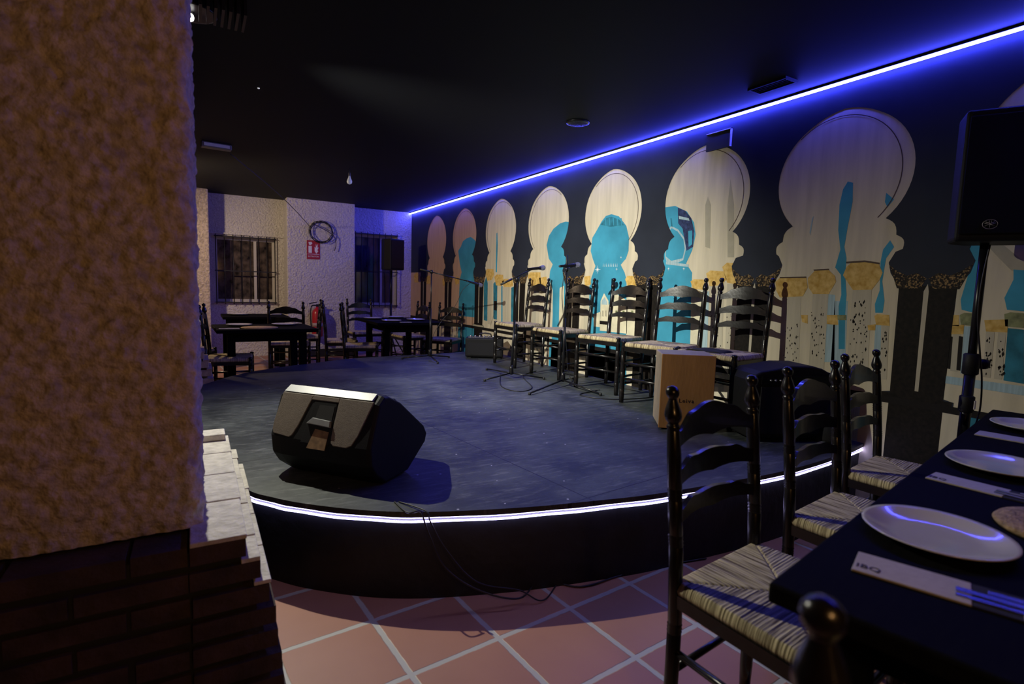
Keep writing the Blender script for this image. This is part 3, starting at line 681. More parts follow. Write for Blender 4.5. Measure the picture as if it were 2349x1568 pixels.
# ------------------------------------------------------------------ tables
def table(x0, x1, y0, y1, z, rz, label, leg=.07, origin=None, inset=.06, legy=None):
    cx, cy = (x0+x1)/2, (y0+y1)/2; hx, hy = (x1-x0)/2, (y1-y0)/2
    t = empty('dining_table', (cx, cy, 0) if origin is None else origin, rz, label, 'table')
    MB().box(-hx, hx, -hy, hy, z-.035, z).build('tabletop', M_dark_wood, t, bevel=.006)
    MB().box(-hx+inset+leg-.02, hx-inset-leg+.02, -hy+inset+.01, hy-inset-.01, z-.13, z-.0355).build('apron', M_dark_wood, t, bevel=.003)
    for sx in (-1, 1):
        for sy in (-1, 1):
            x = sx*(hx-inset-leg/2); y = sy*(hy-inset-leg/2)
            MB().box(x-leg/2, x+leg/2, y-leg/2, y+leg/2, 0, z-.0355).build('leg', M_dark_wood, t, bevel=.004)
    return t
table(.14, 1.08, 5.85, 6.62, .74, R_(2), 'dark square table at the back left with two white plates and a round straw mat', inset=.10)
table(.28, 1.08, 7.75, 8.5, .75, 0, 'small dark table under the first barred window')
table(1.90, 2.78, 6.5, 7.6, .75, 0, 'dark table at the back right set with white plates', inset=.12)
# near table: far edge runs from (.80,.525) to (3.0,.96)
NT = R_(11.3); e = Vector((math.cos(NT), math.sin(NT), 0)); nn = Vector((-math.sin(NT), math.cos(NT), 0))
C0 = Vector((.805, .515, 0)); Lx, Wy = 2.28, .72
tc_ = C0+e*(Lx/2)-nn*(Wy/2)
table(-Lx/2, Lx/2, -Wy/2, Wy/2, .75, NT, 'long dark dining table set with plates in the right foreground', origin=(tc_.x, tc_.y, 0))
def plate_mesh(r):
    m = MB(); k = r/.13
    prof = [(.002*k, .004), (.07*k, .004), (.085*k, .006), (.105*k, .013), (.122*k, .019), (.129*k, .021), (.130*k, .0195), (.122*k, .015), (.10*k, .008), (.08*k, .001), (.07*k, .0)]
    m.lathe(prof[::-1], n=64); return m
PG = 'white plates on the near table'
pm = plate_mesh(.125)
p0 = pm.build('plate', M_plate, loc=(1.255, .46, .75), label='white oval-looking plate nearest the camera with a blue light line across it', cat='plate', group=PG)
def dplate(x, y, z, lab, g, s=1):
    p = p0.copy(); COL.objects.link(p); p.location = (x, y, z); p['label'] = lab; p['group'] = g; p.scale = (s, s, s); return p
dplate(1.955, .585, .75, 'white plate second along the near table', PG); dplate(2.69, .725, .75, 'white plate at the far end of the near table', PG)
dplate(1.155, .115, .75, 'white plate cut by the right edge of the picture, near side of the table', PG)
BG = 'white plates on the back tables'
for (x, y, z, l) in ((.38, 6.35, .74, 'small white plate left on the left back table'), (.82, 6.38, .74, 'white plate right on the left back table'),
                     (.48, 8.15, .75, 'white plate on the small table under the first window'),
                     (2.15, 6.75, .75, 'white plate at the near edge of the right back table'), (2.55, 6.95, .75, 'white plate at the right of the right back table'),
                     (2.05, 7.25, .75, 'white plate at the left of the right back table'), (2.45, 7.5, .75, 'white plate at the far side of the right back table, below the corner speaker')):
    dplate(x, y, z, l, BG)
# straw mat and napkins in the back room
MB().lathe([(.17, 0), (.175, .004), (.17, .008), (.01, .009)], n=40).build('placemat', M_woven, loc=(.55, 6.06, .74), label='round straw mat at the front of the left back table', cat='placemat')
MB().lathe([(.12, 0), (.125, .006), (.12, .012), (.09, .014), (.05, .013), (.01, .015)], n=48).build('placemat', M_woven, loc=(1.54, .335, .75), label='round dark woven trivet at the right edge of the near table', cat='placemat')
MB().box(-.07, .07, -.05, .05, 0, .05).build('napkin_holder', M_paper, loc=(.95, 8.2, .75), label='small pale napkin box on the table under the first window', cat='napkin holder', bevel=.01)
MB().box(-.09, .09, -.04, .04, 0, .004).build('napkin', M_paper, loc=(.27, 5.98, .74), label='folded pale napkin at the left end of the left back table', cat='napkin')
MB().box(-.07, .07, -.03, .03, 0, .004).build('napkin', M_paper, loc=(2.28, 6.58, .75), label='folded pale napkin at the near edge of the right back table', cat='napkin')
# cutlery sleeves on the near table
def sleeve(pA, pB, wd, label, text=True):
    A = Vector((*pA, .7505)); Bq = Vector((*pB, .7505)); d = (Bq-A); L_ = d.length; ang = math.atan2(d.y, d.x); c = (A+Bq)/2
    t = empty('cutlery_sleeve', (c.x, c.y, .7505), ang, label, 'cutlery sleeve', 'paper cutlery sleeves on the near table')
    MB().box(-L_/2, L_/2, -wd/2, wd/2, 0, .004).build('paper', M_paper, t, bevel=.001)
    fk = MB()
    fk.box(L_/2-.02, L_/2+.07, -.008, .008, .0042, .0062); fk.box(L_/2+.02, L_/2+.075, .012, .026, .0042, .0062); fk.box(L_/2-.02, L_/2+.085, -.026, -.014, .0042, .0060)
    fk.build('cutlery', M_steel, t, bevel=.0008)
    MB().box(L_/2+.001, L_/2+.10, -wd/2, wd/2, 0, .003).build('napkin_end', M_cloth_black, t)
    MB().box(L_/2+.06, L_/2+.16, -wd/2, -wd/2+.028, .0031, .0042).build('napkin_edge', M_paper, t)
    if text: text_mesh('printed_text', 'IBQ', .022, M_ink, t, Matrix.Translation((-L_/2+.022, -.02, .0043)) @ Matrix.Rotation(0, 4, 'Z'), spacing=1.05)
    return t
sleeve((1.01, .485), (1.065, .335), .085, 'paper cutlery sleeve in front of the nearest plate')
sleeve((1.70, .65), (1.715, .495), .08, 'paper cutlery sleeve before the second plate')
sleeve((2.42, .80), (2.45, .62), .09, 'paper cutlery sleeve before the farthest plate', False)
# ------------------------------------------------------------------ stage monitor
dv = Vector((.63, -.77, 0)).normalized(); nv = Vector((-dv.y, dv.x, 0))
Bp = Vector((.66, 2.21, 0)); Ap = Bp-dv*.5; Mc = (Ap+Bp)/2
mon = empty('stage_monitor', (Mc.x, Mc.y, SZ), math.atan2(dv.y, dv.x), 'black wedge floor monitor with a handle at the front left of the stage', 'speaker')
sec = [(.02, 0), (-.055, .055), (-.090, .105), (-.098, .185), (-.03, .362), (.012, .392), (.045, .390), (.14, .345), (.36, .185), (.39, .14), (.375, .10), (.21, 0)]
b = MB(); n = len(sec)
def sect(x, sc=1., dz=0): return [Vector((x, .12+(a-.12)*sc, .19+(z-.19)*sc)) for a, z in sec]
rows = [sect(-.27, .90), sect(-.25, .97), sect(-.20, 1), sect(.20, 1), sect(.245, .98), sect(.262, .94)]
vs = [v for r_ in rows for v in r_]
zmin = min(v.z for v in rows[2]); 
fs = [(i*n+k, i*n+(k+1) % n, (i+1)*n+(k+1) % n, (i+1)*n+k) for i in range(len(rows)-1) for k in range(n)]+[tuple(range(n-1, -1, -1)), tuple((len(rows)-1)*n+k for k in range(n))]
b.add(vs, fs)
mo = b.build('cabinet', [M_plastic], mon, bevel=.006)
# top edge strip, coloured paler for the lamplight it catches
def secpt(a, z, x): return Vector((x, a, z))
b = MB()
M_edge = mat('pale_edge', (.22, .23, .24), .4, noise_amt=.1)
P1, P2 = (-.024, .3735), (.012, .395); off_ = (-.004, .004)
b.add([(-.235, P1[0]-.003, P1[1]), (.225, P1[0]-.003, P1[1]), (.225, P2[0]-.002, P2[1]+.001), (-.235, P2[0]-.002, P2[1]+.001), (-.235, P1[0]+.01, P1[1]-.01), (.225, P1[0]+.01, P1[1]-.01), (.225, P2[0]+.01, P2[1]-.012), (-.235, P2[0]+.01, P2[1]-.012)], [(0, 1, 2, 3), (4, 7, 6, 5), (0, 4, 5, 1), (1, 5, 6, 2), (2, 6, 7, 3), (3, 7, 4, 0)])
b.build('top_edge', M_edge, mon)
# handle recess: dark inset frame on the front face, handle bar across
fd = Vector((0, .068, .177)).normalized(); fn = Vector((0, -.177, .068)).normalized(); fo = Vector((0, -.098, .185))
def face(u, v, h): return fo+Vector((u, 0, 0))+fd*v+fn*h
def fprism(mb_, poly, h0, h1, mi=0): mb_.prism(poly, lambda u, v: face(u, v, h0), lambda u, v: face(u, v, h1), mi)
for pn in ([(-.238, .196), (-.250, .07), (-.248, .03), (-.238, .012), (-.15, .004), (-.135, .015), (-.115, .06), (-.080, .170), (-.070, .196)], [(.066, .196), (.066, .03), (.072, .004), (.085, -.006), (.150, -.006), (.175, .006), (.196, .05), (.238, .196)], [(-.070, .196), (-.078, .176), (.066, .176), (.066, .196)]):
    b = MB(); fprism(b, pn, -.004, .0035); b.build('lit_panel', M_greyplastic, mon, bevel=.0025)  # raised lighter panels stand for the lit part of the face
b = MB(); fprism(b, [(-.085, -.01), (-.060, .174), (.058, .174), (.060, -.01)], -.02, .0015); b.build('handle_recess', M_plastic, mon, bevel=.002)
b = MB(); fprism(b, [(-.036, .100), (-.028, .158), (.050, .158), (.050, .094)], .001, .003); b.build('handle_opening', M_rubber, mon)
b = MB(); fprism(b, [(-.070, .072), (-.042, .100), (.052, .094), (.056, .066)], .001, .014); b.build('handle', M_edge, mon, bevel=.003)
b = MB(); fprism(b, [(-.022, .054), (.050, .048), (.050, -.03), (-.045, -.03)], .001, .004)
u0 = Vector((0, -.098, .185)); b.build('label_panel', mat('brown_label_panel', (.20, .12, .06), .6, noise_amt=.3, noise_scale=40), mon)
gr = MB(); gr.add([(-.22, .150, .342), (.22, .150, .342), (.22, .352, .196), (-.22, .352, .196), (-.22, .154, .348), (.22, .154, .348), (.22, .356, .202), (-.22, .356, .202)], [(0, 3, 2, 1), (4, 5, 6, 7), (0, 1, 5, 4), (1, 2, 6, 5), (2, 3, 7, 6), (3, 0, 4, 7)])
gr.build('grille', M_metal_black, mon)
# ------------------------------------------------------------------ box drum (cajon)
cj = empty('box_drum', (2.78, 2.63, SZ), 0, 'tan wooden box drum standing on the stage', 'drum')
cA = on_z(1508, 985, SZ); cB = on_z(1634, 972, SZ)
d_ = Vector((.55, -.06, 0)); 
cx0 = Vector((2.49, 2.47, SZ)); ang = math.atan2(-.13, .34)
M_tan = mat('tan_drum_wood', (.36, .18, .06), .55, noise_amt=.12, noise_scale=10, bump=.1, stretch=(1, 1, .3))
M_tan_side = mat('pale_drum_side', (.33, .27, .20), .55, noise_amt=.1)
cj.location = (2.725, 2.44, SZ); cj.rotation_euler.z = R_(-37.5)
MB().box(-.16, .16, -.142, .15, .012, .478).build('body', M_tan_side, cj, bevel=.008)
MB().box(-.163, .163, -.152, -.1425, .010, .480).build('front_board', M_tan, cj, bevel=.003)
for sx in (-1, 1):
    for sy in (-1, 1): MB().lathe([(.012, 0), (.014, .012)], (sx*.12, sy*.12, 0), n=12).build('foot', M_rubber, cj)
text_mesh('printed_text', 'J.Leiva', .036, M_ink, cj, Matrix.Translation((-.015, -.1525, .19)) @ Matrix.Rotation(math.pi/2, 4, 'X'), spacing=1.25)
# cloth on chair 5 seat
b = MB(); vs = []
for j in range(9):
    for i in range(13):
        x = -.13+.26*i/12; y = -.09+.18*j/8; vs.append((x, y, .012+.010*noise.noise(Vector((x*14, y*14, 2)))+(.006 if 0 < i < 12 else -.004)))
fs = [(j*13+i, j*13+i+1, (j+1)*13+i+1, (j+1)*13+i) for j in range(8) for i in range(12)]
b.add(vs, fs, 0, True); co = b.build('cloth', M_cloth_black, loc=(3.03, 2.50, SZ+.462), rz=R_(-80), label='folded black cloth lying on the seat behind the box drum', cat='cloth')
sm = co.modifiers.new('solid', 'SOLIDIFY'); sm.thickness = .008; sm.offset = -1
# ------------------------------------------------------------------ amplifiers
ampA = empty('guitar_amplifier', (3.09, 1.985, SZ), R_(-24), 'large black rounded amplifier at the right end of the stage', 'amplifier')
b = MB(); pr = []
hw = .27; H = .42
for (x, z) in ((-hw, .02), (-hw, H-.06), (-hw+.015, H-.02), (-hw+.05, H), (-.12, H+.018), (-.03, H+.035), (.10, H+.035), (.16, H+.02), (.20, H), (hw-.03, H-.01), (hw-.005, H-.045), (hw, H-.09), (hw, .02)): pr.append((x, z))
b.prism(pr, lambda x, z: Vector((x, -.13, z)), lambda x, z: Vector((x, .13, z)))
b.build('cabinet', M_plastic, ampA, bevel=.012, seg=3)
MB().box(-.22, .22, -.138, -.131, .05, .33).build('grille_cloth', M_cloth_black, ampA)
b = MB(); b.box(-.22, .22, -.137, -.131, .345, .395); b.build('control_panel', M_metal_black, ampA)
for i in range(4): MB().lathe([(.007, 0), (.006, .010), (.002, .012)], (-.17+i*.03, -.137, .37), (0, -1, 0), n=12).build('knob', M_chrome, ampA)
for sx in (-1, 1): MB().box(sx*.2-.02, sx*.2+.02, -.1, .1, 0, .02).build('foot', M_rubber, ampA)
ampB = empty('guitar_amplifier', (3.06, 5.9, SZ), R_(-30), 'small black amplifier with bright knobs at the back of the stage', 'amplifier')
MB().box(-.23, .23, -.13, .13, .015, .25).build('cabinet', M_plastic, ampB, bevel=.02, seg=3)
MB().box(-.20, .20, -.136, -.131, .04, .19).build('grille_cloth', M_cloth_black, ampB)
b = MB(); b.box(-.20, .20, -.10, -.02, .2505, .256); b.build('control_panel', M_steel, ampB)
for i in range(7): MB().lathe([(.012, 0), (.010, .018), (.002, .02)], (-.17+i*.055, -.06, .256), n=12).build('knob', M_chrome, ampB)
b = MB(); b.tube([(-.08, .05, .25), (-.07, .05, .285), (0, .05, .295), (.07, .05, .285), (.08, .05, .25)], .009); b.build('handle', M_rubber, ampB)
for sx in (-1, 1): MB().box(sx*.18-.02, sx*.18+.02, -.1, .1, 0, .015).build('foot', M_rubber, ampB)
# dark bag behind the near chairs
bag = MB(); vs = []; nu, nvv = 16, 24
for i in range(nu+1):
    a = math.pi/2*i/nu
    for k in range(nvv):
        t = 2*math.pi*k/nvv; r_ = math.cos(a)**.6; p = Vector((.13*r_*math.cos(t), .10*r_*math.sin(t), .26*math.sin(a)))
        p *= 1+.08*noise.noise(p*9); p.z = max(0, p.z); vs.append(p)
bag.add(vs, [(i*nvv+k, i*nvv+(k+1) % nvv, (i+1)*nvv+(k+1) % nvv, (i+1)*nvv+k) for i in range(nu) for k in range(nvv)]+[tuple(range(nvv-1, -1, -1))], 0, True)
bag.build('equipment_bag', M_cloth_black, loc=(3.31, 1.79, SZ), label='dark soft bag slumped on the stage corner by the wall', cat='bag')
# ------------------------------------------------------------------ microphone stands
def mic(parent, p, d, r=1.0):
    d = Vector(d).normalized(); p = Vector(p)
    m = MB(); m.lathe([(.009, 0), (.011, .02), (.014, .13), (.019, .15)], p, d, 14); m.build('microphone_body', M_metal_black, parent)
    m = MB(); c = p+d*.17; m.lathe([(.004, -.026), (.018, -.022), (.024, -.008), (.025, .006), (.021, .018), (.012, .026), (.002, .028)], c, d, 16)
    m.build('microphone_head', M_steelmesh, parent)
M_steelmesh = mat('microphone_mesh', (.25, .25, .30), .4, metal=.8, bump=.8, bump_scale=700)
def mic_stand(base, top, boomA, boomB, feet, label, micdir, micoff=0.0, clutch=True):
    base = Vector(base); t = empty('microphone_stand', base, 0, label, 'microphone stand')
    L = lambda p: Vector(p)-base
    m = MB(); m.rod((0, 0, .09), L(top)*.55+Vector((0, 0, .04)), .011); m.build('lower_pole', M_metal_black, t)
    m = MB(); m.rod(L(top)*.5, L(top), .007); m.build('upper_pole', M_metal_black, t)
    m = MB(); m.lathe([(.014, .04), (.022, .055), (.020, .10), (.012, .13)], (0, 0, 0), n=14); m.build('hub', M_metal_black, t)
    for f in feet:
        m = MB(); fb = L((f[0], f[1], base.z+.008)); m.rod((0, 0, .055), fb+Vector((0, 0, .006)), .008, .007); 
        m.build('leg', M_metal_black, t)
        MB().lathe([(.006, -.007), (.012, -.006), (.012, .012), (.006, .016)], fb+Vector((0, 0, .0)), n=10).build('foot', M_rubber, t)
    m = MB(); m.lathe([(.016, -.02), (.018, 0), (.016, .02)], L(top), n=12); m.build('boom_clutch', M_metal_black, t)
    if boomA is not None:
        m = MB(); m.rod(L(boomA), L(boomB), .006); m.build('boom_arm', M_metal_black, t)
        m = MB(); dd = (L(boomB)-L(boomA)).normalized(); m.rod(L(boomA), L(boomA)+dd*.12, .010); m.build('boom_grip', M_rubber, t)
        mic(t, L(boomB)-Vector(micdir).normalized()*micoff, micdir)
    return t
# A: far one, boom dropping to the right
mic_stand((2.33, 5.87, SZ), (2.335, 5.87, 1.38), (2.22, 5.93, 1.405), (2.72, 5.70, 1.285), [(2.30, 5.55), (2.62, 5.98), (2.05, 6.02)], 'microphone stand at the back of the stage with its boom sloping down to the right', (.75, -.25, -.22), .02)
# B: middle one
mic_stand((2.58, 4.41, SZ), (2.615, 4.41, 1.305), (2.47, 4.47, 1.25), (2.76, 4.36, 1.41), [(2.27, 4.36), (2.60, 4.95), (2.85, 4.25)], 'microphone stand in the middle with its boom rising to the right', (.9, -.3, .12), .08)
# C: straight stand, microphone level on top
mic_stand((2.82, 3.90, SZ), (2.815, 3.90, 1.40), (2.812, 3.90, 1.40), (2.812, 3.90, 1.43), [(2.32, 3.66), (2.86, 3.42), (3.12, 4.15)], 'upright microphone stand before the chairs with a level microphone on top', (.9, -.3, .10), .07)
# pole sleeve on C
# ------------------------------------------------------------------ loudspeakers on stands
def logo_ring(parent, M):
    m = MB(); N = 40
    m.tube([M @ Vector((.026*math.cos(2*math.pi*k/N), 0, .020*math.sin(2*math.pi*k/N))) for k in range(N+1)], .0010)
    for a in (90, 90+60, 90-60):
        ca, sa = math.cos(R_(a)), math.sin(R_(a))
        def P(u, v): return M @ Vector(((u*ca-v*sa)*1.0, 0, (u*sa+v*ca)*.78))
        m.tube([P(-.020, 0), P(-.002, 0)], .0009); m.tube([P(.020, .0035), P(.004, .0035), P(-.002, 0)], .0009); m.tube([P(.020, -.0035), P(.004, -.0035), P(-.002, 0)], .0009)
        m.tube([P(-.020, 0), P(-.004, 0)], .0009)
    m.build('badge', M_badge, parent)
M_badge = mat('badge_grey', (.55, .50, .48), .4, metal=.5)
pa = empty('loudspeaker', (3.21, 1.05, 1.49), R_(-60), 'big black loudspeaker raised on a stand at the right edge', 'speaker')
b = MB(); secs = [(-.21, -.16), (.21, -.16), (.21, .02), (.13, .18), (-.13, .18), (-.21, .02)]
b.prism([(x*.97, y if y < 0 else y*.55) for x, y in secs], lambda x, y: Vector((x, y, 0)), lambda x, y: Vector((x, y, .575))); b.build('cabinet', M_plastic, pa, bevel=.018, seg=3)
b = MB(); b.box(-.19, .19, -.172, -.1605, .03, .545); b.build('grille', mat('perforated_grille', (.004, .004, .005), .7, spec=.15, bump=.6, bump_scale=900), pa, bevel=.006)
logo_ring(pa, Matrix.Translation((-.085, -.1735, .072)))
ps = empty('speaker_stand', (3.14, 1.09, 0), 0, 'tall black tripod stand under the big loudspeaker behind the near table', 'speaker stand')
b = MB(); b.rod((0, 0, .08), (0, 0, .95), .022, n=16); b.build('lower_pole', M_metal_black, ps)
b = MB(); b.rod((0, 0, .9), (0, 0, 1.489), .017, n=16); b.build('upper_pole', M_metal_black, ps)
b = MB(); b.lathe([(.026, -.05), (.032, -.045), (.032, .045), (.026, .05)], (0, 0, .93), n=16); b.build('collar', M_plastic, ps)
b = MB(); b.lathe([(.012, 0), (.012, .03), (.024, .035), (.024, .055), (.01, .06)], (.02, -.01, .93), (.8, -.3, 0), n=12); b.build('knob', M_plastic, ps)
b = MB(); b.lathe([(.024, -.04), (.030, -.035), (.030, .035), (.024, .04)], (0, 0, .74), n=16); b.build('lower_collar', M_plastic, ps)
MB().box(-.008, .008, -.0335, -.0295, -.02, .02, M=Matrix.Translation((.0, .0, .74))).build('label', M_white, ps)
for (fx, fy) in ((2.52, 1.52), (3.36, 1.52), (3.30, .55)):
    foot = Vector((fx-3.14, fy-1.09, .012)); k = Vector((0, 0, .50))
    b = MB(); b.rod(k, foot, .013, .011); b.build('leg', M_metal_black, ps)
    b = MB(); b.rod(Vector((.0, .0, .16)), k.lerp(foot, .55), .008); b.build('brace', M_metal_black, ps)
b = MB(); b.tube(spline([(-.03, -.03, 1.48), (-.045, -.02, 1.30), (-.04, -.02, 1.15), (-.01, -.03, 1.0), (.05, -.03, .86), (.07, -.03, .72), (.03, -.03, .62), (-.02, -.03, .50), (-.06, -.0, .42)], 8), .004); b.build('cable', M_cable, ps)
# corner loudspeaker in the back
pa2 = empty('loudspeaker', (2.80, 8.80, 1.46), R_(25), 'black loudspeaker on a stand in the far corner before the second window', 'speaker')
b = MB(); b.prism([(x*.72, y*.85) for x, y in secs], lambda x, y: Vector((x, y, 0)), lambda x, y: Vector((x, y, .50))); b.build('cabinet', M_plastic, pa2, bevel=.015)
MB().box(-.135, .135, -.146, -.137, .03, .47).build('grille', M_metal_black, pa2)
ps2 = empty('speaker_stand', (2.80, 8.83, 0), 0, 'black stand under the far corner loudspeaker', 'speaker stand')
b = MB(); b.rod((0, 0, .1), (0, 0, .9), .02); b.build('lower_pole', M_metal_black, ps2)
b = MB(); b.rod((0, 0, .85), (0, 0, 1.45), .014); b.build('upper_pole', M_metal_black, ps2)
for a in (30, 150, 270):
    b = MB(); b.rod((0, 0, .45), (.35*math.cos(R_(a)), .35*math.sin(R_(a)), .012), .011); b.build('leg', M_metal_black, ps2)
# ------------------------------------------------------------------ pilaster: sign, coil, extinguisher
YP = 9.25
sg = empty('fire_extinguisher_sign', (1.645, YP-.001, 1.74), 0, 'red extinguisher sign on the white pier', 'sign')
b = MB(); b.box(-.10, .10, -.006, 0, -.15, .15); b.build('sign_plate', M_redsign, sg)
b = MB(); b.box(-.075, -.025, -.008, -.006, -.05, .06); b.prism([(-.065, .075), (-.04, .075), (-.015, .10), (-.03, .125), (-.075, .12)], lambda x, z: Vector((x, -.008, z)), lambda x, z: Vector((x, -.006, z)))
b.build('extinguisher_symbol', M_white, sg)
b = MB(); b.prism([(.02, -.02), (.045, -.06), (.075, -.02), (.062, .0), (.082, .04), (.062, .04), (.07, .10), (.05, .06), (.038, .10), (.036, .03), (.018, .05)], lambda x, z: Vector((x, -.008, z)), lambda x, z: Vector((x, -.006, z)))
b.build('flame_symbol', M_white, sg)
b = MB(); b.box(-.09, .09, -.0075, -.006, -.072, -.067); b.build('rule', M_white, sg)
text_mesh('printed_text', 'EXTINTOR', .034, M_white, sg, Matrix.Translation((0, -.0068, -.108)) @ Matrix.Rotation(math.pi/2, 4, 'X'))
ex = empty('fire_extinguisher', (1.68, YP-.115, .34), 0, 'red fire extinguisher hanging low on the white pier', 'fire extinguisher')
MB().lathe([(.06, 0), (.082, .012), (.085, .03), (.085, .38), (.07, .43), (.03, .465), (.022, .49)], n=24).build('cylinder', M_red, ex)
MB().lathe([(.0865, 0), (.0865, .06)], (0, 0, .17), n=24).build('label_band', mat('pale_label', (.4, .3, .3), .6), ex)
b = MB(); b.box(-.02, .02, -.02, .02, .49, .53); b.box(-.01, .11, -.012, .012, .545, .56, M=Matrix.Rotation(R_(-12), 4, 'Y')); b.box(-.01, .09, -.012, .012, .515, .528); b.build('valve', M_metal_black, ex)
b = MB(); b.tube(spline([(-.02, 0, .51), (-.09, -.02, .50), (-.11, -.03, .38), (-.10, -.03, .15), (-.095, -.03, .08)], 8), .010); b.build('hose', M_rubber, ex)
MB().box(-.04, .04, .085, .114, .25, .35).build('bracket', M_metal_black, ex)
# cable coil on the pier with the run up to the ceiling lamp
pts = []
for k in range(0, 90):
    a = R_(200)-2*math.pi*k/28; r_ = .165+.012*math.sin(k*.6); pts.append((1.76+r_*1.05*math.cos(a), YP-.02-.0006*k, 2.03+r_*math.sin(a)))
pts += [tuple(p) for p in spline([pts[-1], (1.93, YP-.06, 2.0), (1.99, YP-.05, 1.86), (1.965, YP-.05, 1.74)], 6)][1:]
b = MB(); b.tube(pts, .0065, n=6)
lampP = Vector((.33, 6.3, 2.48))
run = spline([lampP, (.8, 7.3, 2.36), (1.2, 8.3, 2.26), (1.6, YP-.03, 2.09)], 8)
b.tube(run, .005, n=6)
cl = b.build('cable_coil', M_cable, label='coil of black cable hung on the white pier above the sign', cat='cable')
# ------------------------------------------------------------------ ceiling fittings
M_dimwhite = mat('dull_white_plastic', (.18, .18, .18), .5)
em = empty('emergency_light', (.2, 6.15, CZ), R_(5), 'flat emergency light on the ceiling above the left back table', 'light')
MB().box(-.13, .13, -.05, .05, -.05, 0).build('housing', M_dimwhite, em, bevel=.008)
MB().box(-.11, .11, -.056, -.0505, -.04, -.012).build('diffuser', M_white, em)
hb = empty('hanging_bulb', (1.55, 6.46, CZ), 0, 'unlit white bulb hanging from the dark ceiling', 'bulb')
b = MB(); b.rod((0, 0, -.06), (0, 0, 0), .003); b.build('flex', M_cable, hb)
b = MB(); b.lathe([(.012, 0), (.012, -.03), (.010, -.035)], (0, 0, -.05), n=12); b.build('socket', M_dimwhite, hb)
b = MB(); b.lathe([(.010, 0), (.014, -.02), (.027, -.05), (.030, -.065), (.025, -.082), (.010, -.092), (.002, -.093)], (0, 0, -.085), n=18); b.build('glass', M_bulb, hb)
vt = empty('ceiling_vent', (3.13, 2.24, CZ), 0, 'dark rectangular vent in the ceiling beside the blue light strip', 'vent')
b = MB(); b.box(-.06, .06, -.13, -.118, -.014, 0); b.box(-.06, .06, .118, .13, -.014, 0); b.box(-.06, -.05, -.118, .118, -.014, 0); b.box(.05, .06, -.118, .118, -.014, 0); b.build('frame', M_vent, vt)
b = MB()
for i in range(4): b.box(-.05+.022*i+.006, -.05+.022*i+.014, -.118, .118, -.010, -.002)
b.build('slats', M_metal_black, vt)
sp = empty('ceiling_speaker', (2.62, 3.56, CZ), 0, 'small dark round grille set in the ceiling above the chairs', 'speaker')
MB().lathe([(.09, 0), (.09, -.008), (.08, -.012)], n=28).build('rim', M_metal_black, sp)
b = MB()
for i in range(-6, 7):
    for j in range(-6, 7):
        if i*i+j*j < 38: b.box(i*.012-.003, i*.012+.003, j*.012-.003, j*.012+.003, -.0145, -.0125)
b.build('grille', mat('grey_grille', (.10, .10, .10), .4, metal=.5), sp)
# lamp in view; the spot lights sit apart, unseen behind the pillar
fx = empty('spot_lamp', (LAMP.x-.045, LAMP.y, CZ), 0, 'small bright lamp peeking past the upper edge of the big pillar', 'lamp')
b = MB(); b.rod((0, 0, -.03), (0, 0, 0), .008); b.build('stem', M_metal_black, fx)
b = MB(); b.lathe([(.004, .035), (.11, .03), (.115, .018), (.105, .018), (.01, .02), (.004, .022)], (-.01, 0, -.045), n=20); b.build('shade', M_metal_black, fx)  # disc widened to keep the bulb's light off the ceiling
b = MB(); b.lathe([(.003, .02), (.013, .012), (.016, 0), (.013, -.012), (.003, -.02)], (-.01, 0, -.048), n=16); b.build('bulb', mat('lit_bulb', (1, 1, 1), .3, emit=(1, .96, .9), estr=2.5), fx)
rk = empty('slatted_rack', (.14, 3.0, CZ), 0, 'dark slatted rack hanging from the ceiling beside the pillar', 'rack')
b = MB()
for i in range(7): b.box(-.10+.03*i, -.088+.03*i, -.10, .10, -.10, 0)
b.build('slats', M_metal_black, rk)
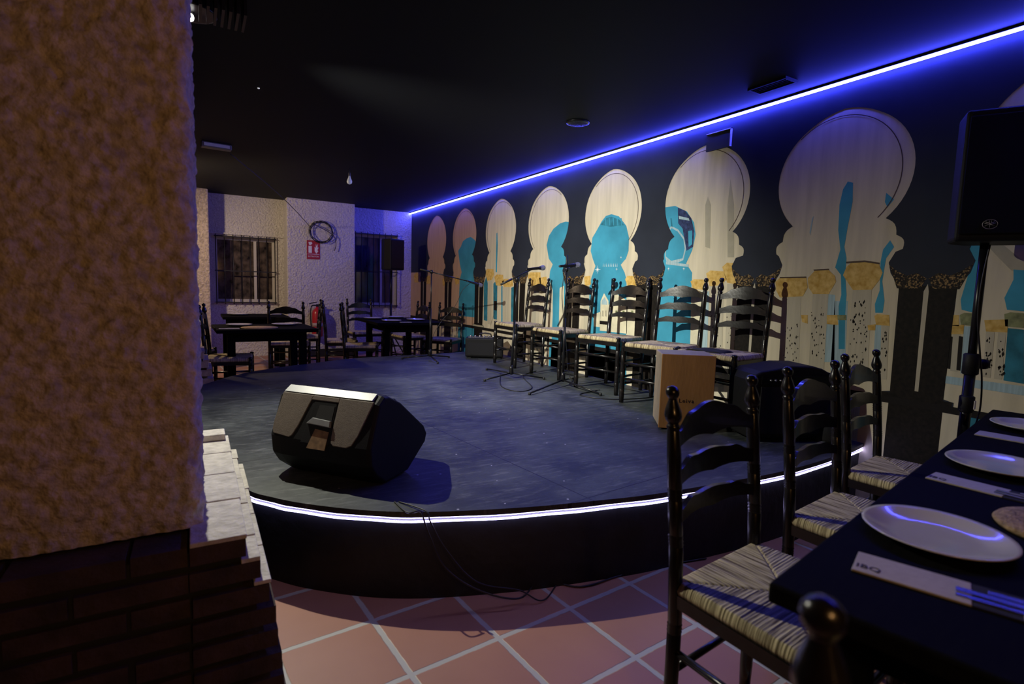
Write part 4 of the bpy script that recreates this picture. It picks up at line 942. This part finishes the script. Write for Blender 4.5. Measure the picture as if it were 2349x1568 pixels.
# ------------------------------------------------------------------ cables
def cable(name, pts, r, label):
    b = MB(); b.tube(spline(pts, 8), r, n=6); return b.build(name, M_cable, label=label, cat='cable')
def Z(x, y, z): return on_z(x, y, z)
def zp(x, y, z): q = on_z(x, y, z); return (q.x, q.y, z)
q = on_z(938, 1178, SZ); 
cable('cable', [zp(905, 1150, SZ+.004), zp(935, 1175, SZ+.005), (.715, 1.875, SZ+.006), (.725, 1.855, SZ-.03), (.745, 1.845, .27), (.79, 1.80, .16), (.90, 1.735, .075), (1.05, 1.68, .03), zp(1240, 1330, .006), zp(1330, 1345, .006), zp(1420, 1320, .006), zp(1500, 1300, .006), zp(1620, 1280, .006)], .0035, 'thin black cable dropping over the stage edge onto the tiles')
cable('cable', [zp(915, 1150, SZ+.004), (.735, 1.868, SZ+.006), (.745, 1.845, SZ-.03), (.80, 1.815, .22), (.90, 1.75, .10), (1.06, 1.70, .05), (1.15, 1.66, .006), zp(1300, 1318, .006), zp(1390, 1318, .006), zp(1500, 1290, .006), zp(1640, 1235, .006)], .003, 'second black cable running along the foot of the stage')
cable('cable', [zp(1148, 858, SZ+.006), zp(1150, 885, SZ+.005), zp(1190, 897, SZ+.005), zp(1220, 888, SZ+.005), zp(1200, 862, SZ+.005), zp(1230, 850, SZ+.005)], .004, 'loop of black cable around the middle microphone stand')
cable('cable', [zp(1370, 895, SZ+.005), zp(1330, 905, SZ+.005), zp(1400, 915, SZ+.005), zp(1480, 912, SZ+.005), zp(1510, 905, SZ+.005)], .004, 'black cable trailing in front of the stage chairs')
cable('cable', [(2.86, 3.88, 1.42), (2.78, 3.87, 1.38), (2.76, 3.88, 1.2), (2.79, 3.88, .95), (2.84, 3.89, .7), (2.86, 3.88, .5), (2.90, 3.80, SZ+.006), (3.0, 3.6, SZ+.006)], .003, 'thin black cable hanging from the level microphone')
cable('cable', [(2.75, 5.69, 1.27), (2.66, 5.72, 1.18), (2.60, 5.78, 1.0), (2.45, 5.85, .8), (2.36, 5.88, .6), (2.40, 5.95, SZ+.006), (2.9, 5.75, SZ+.006)], .003, 'thin black cable hanging from the far microphone')
MB().lathe([(.002, -.006), (.007, -.005), (.008, 0)], n=12).build('ceiling_sensor', mat('tiny_indicator', (.8, .8, .8), .4, emit=(1, 1, 1), estr=.4), loc=(.40, 4.22, CZ), label='tiny pale sensor dot on the dark ceiling', cat='sensor')
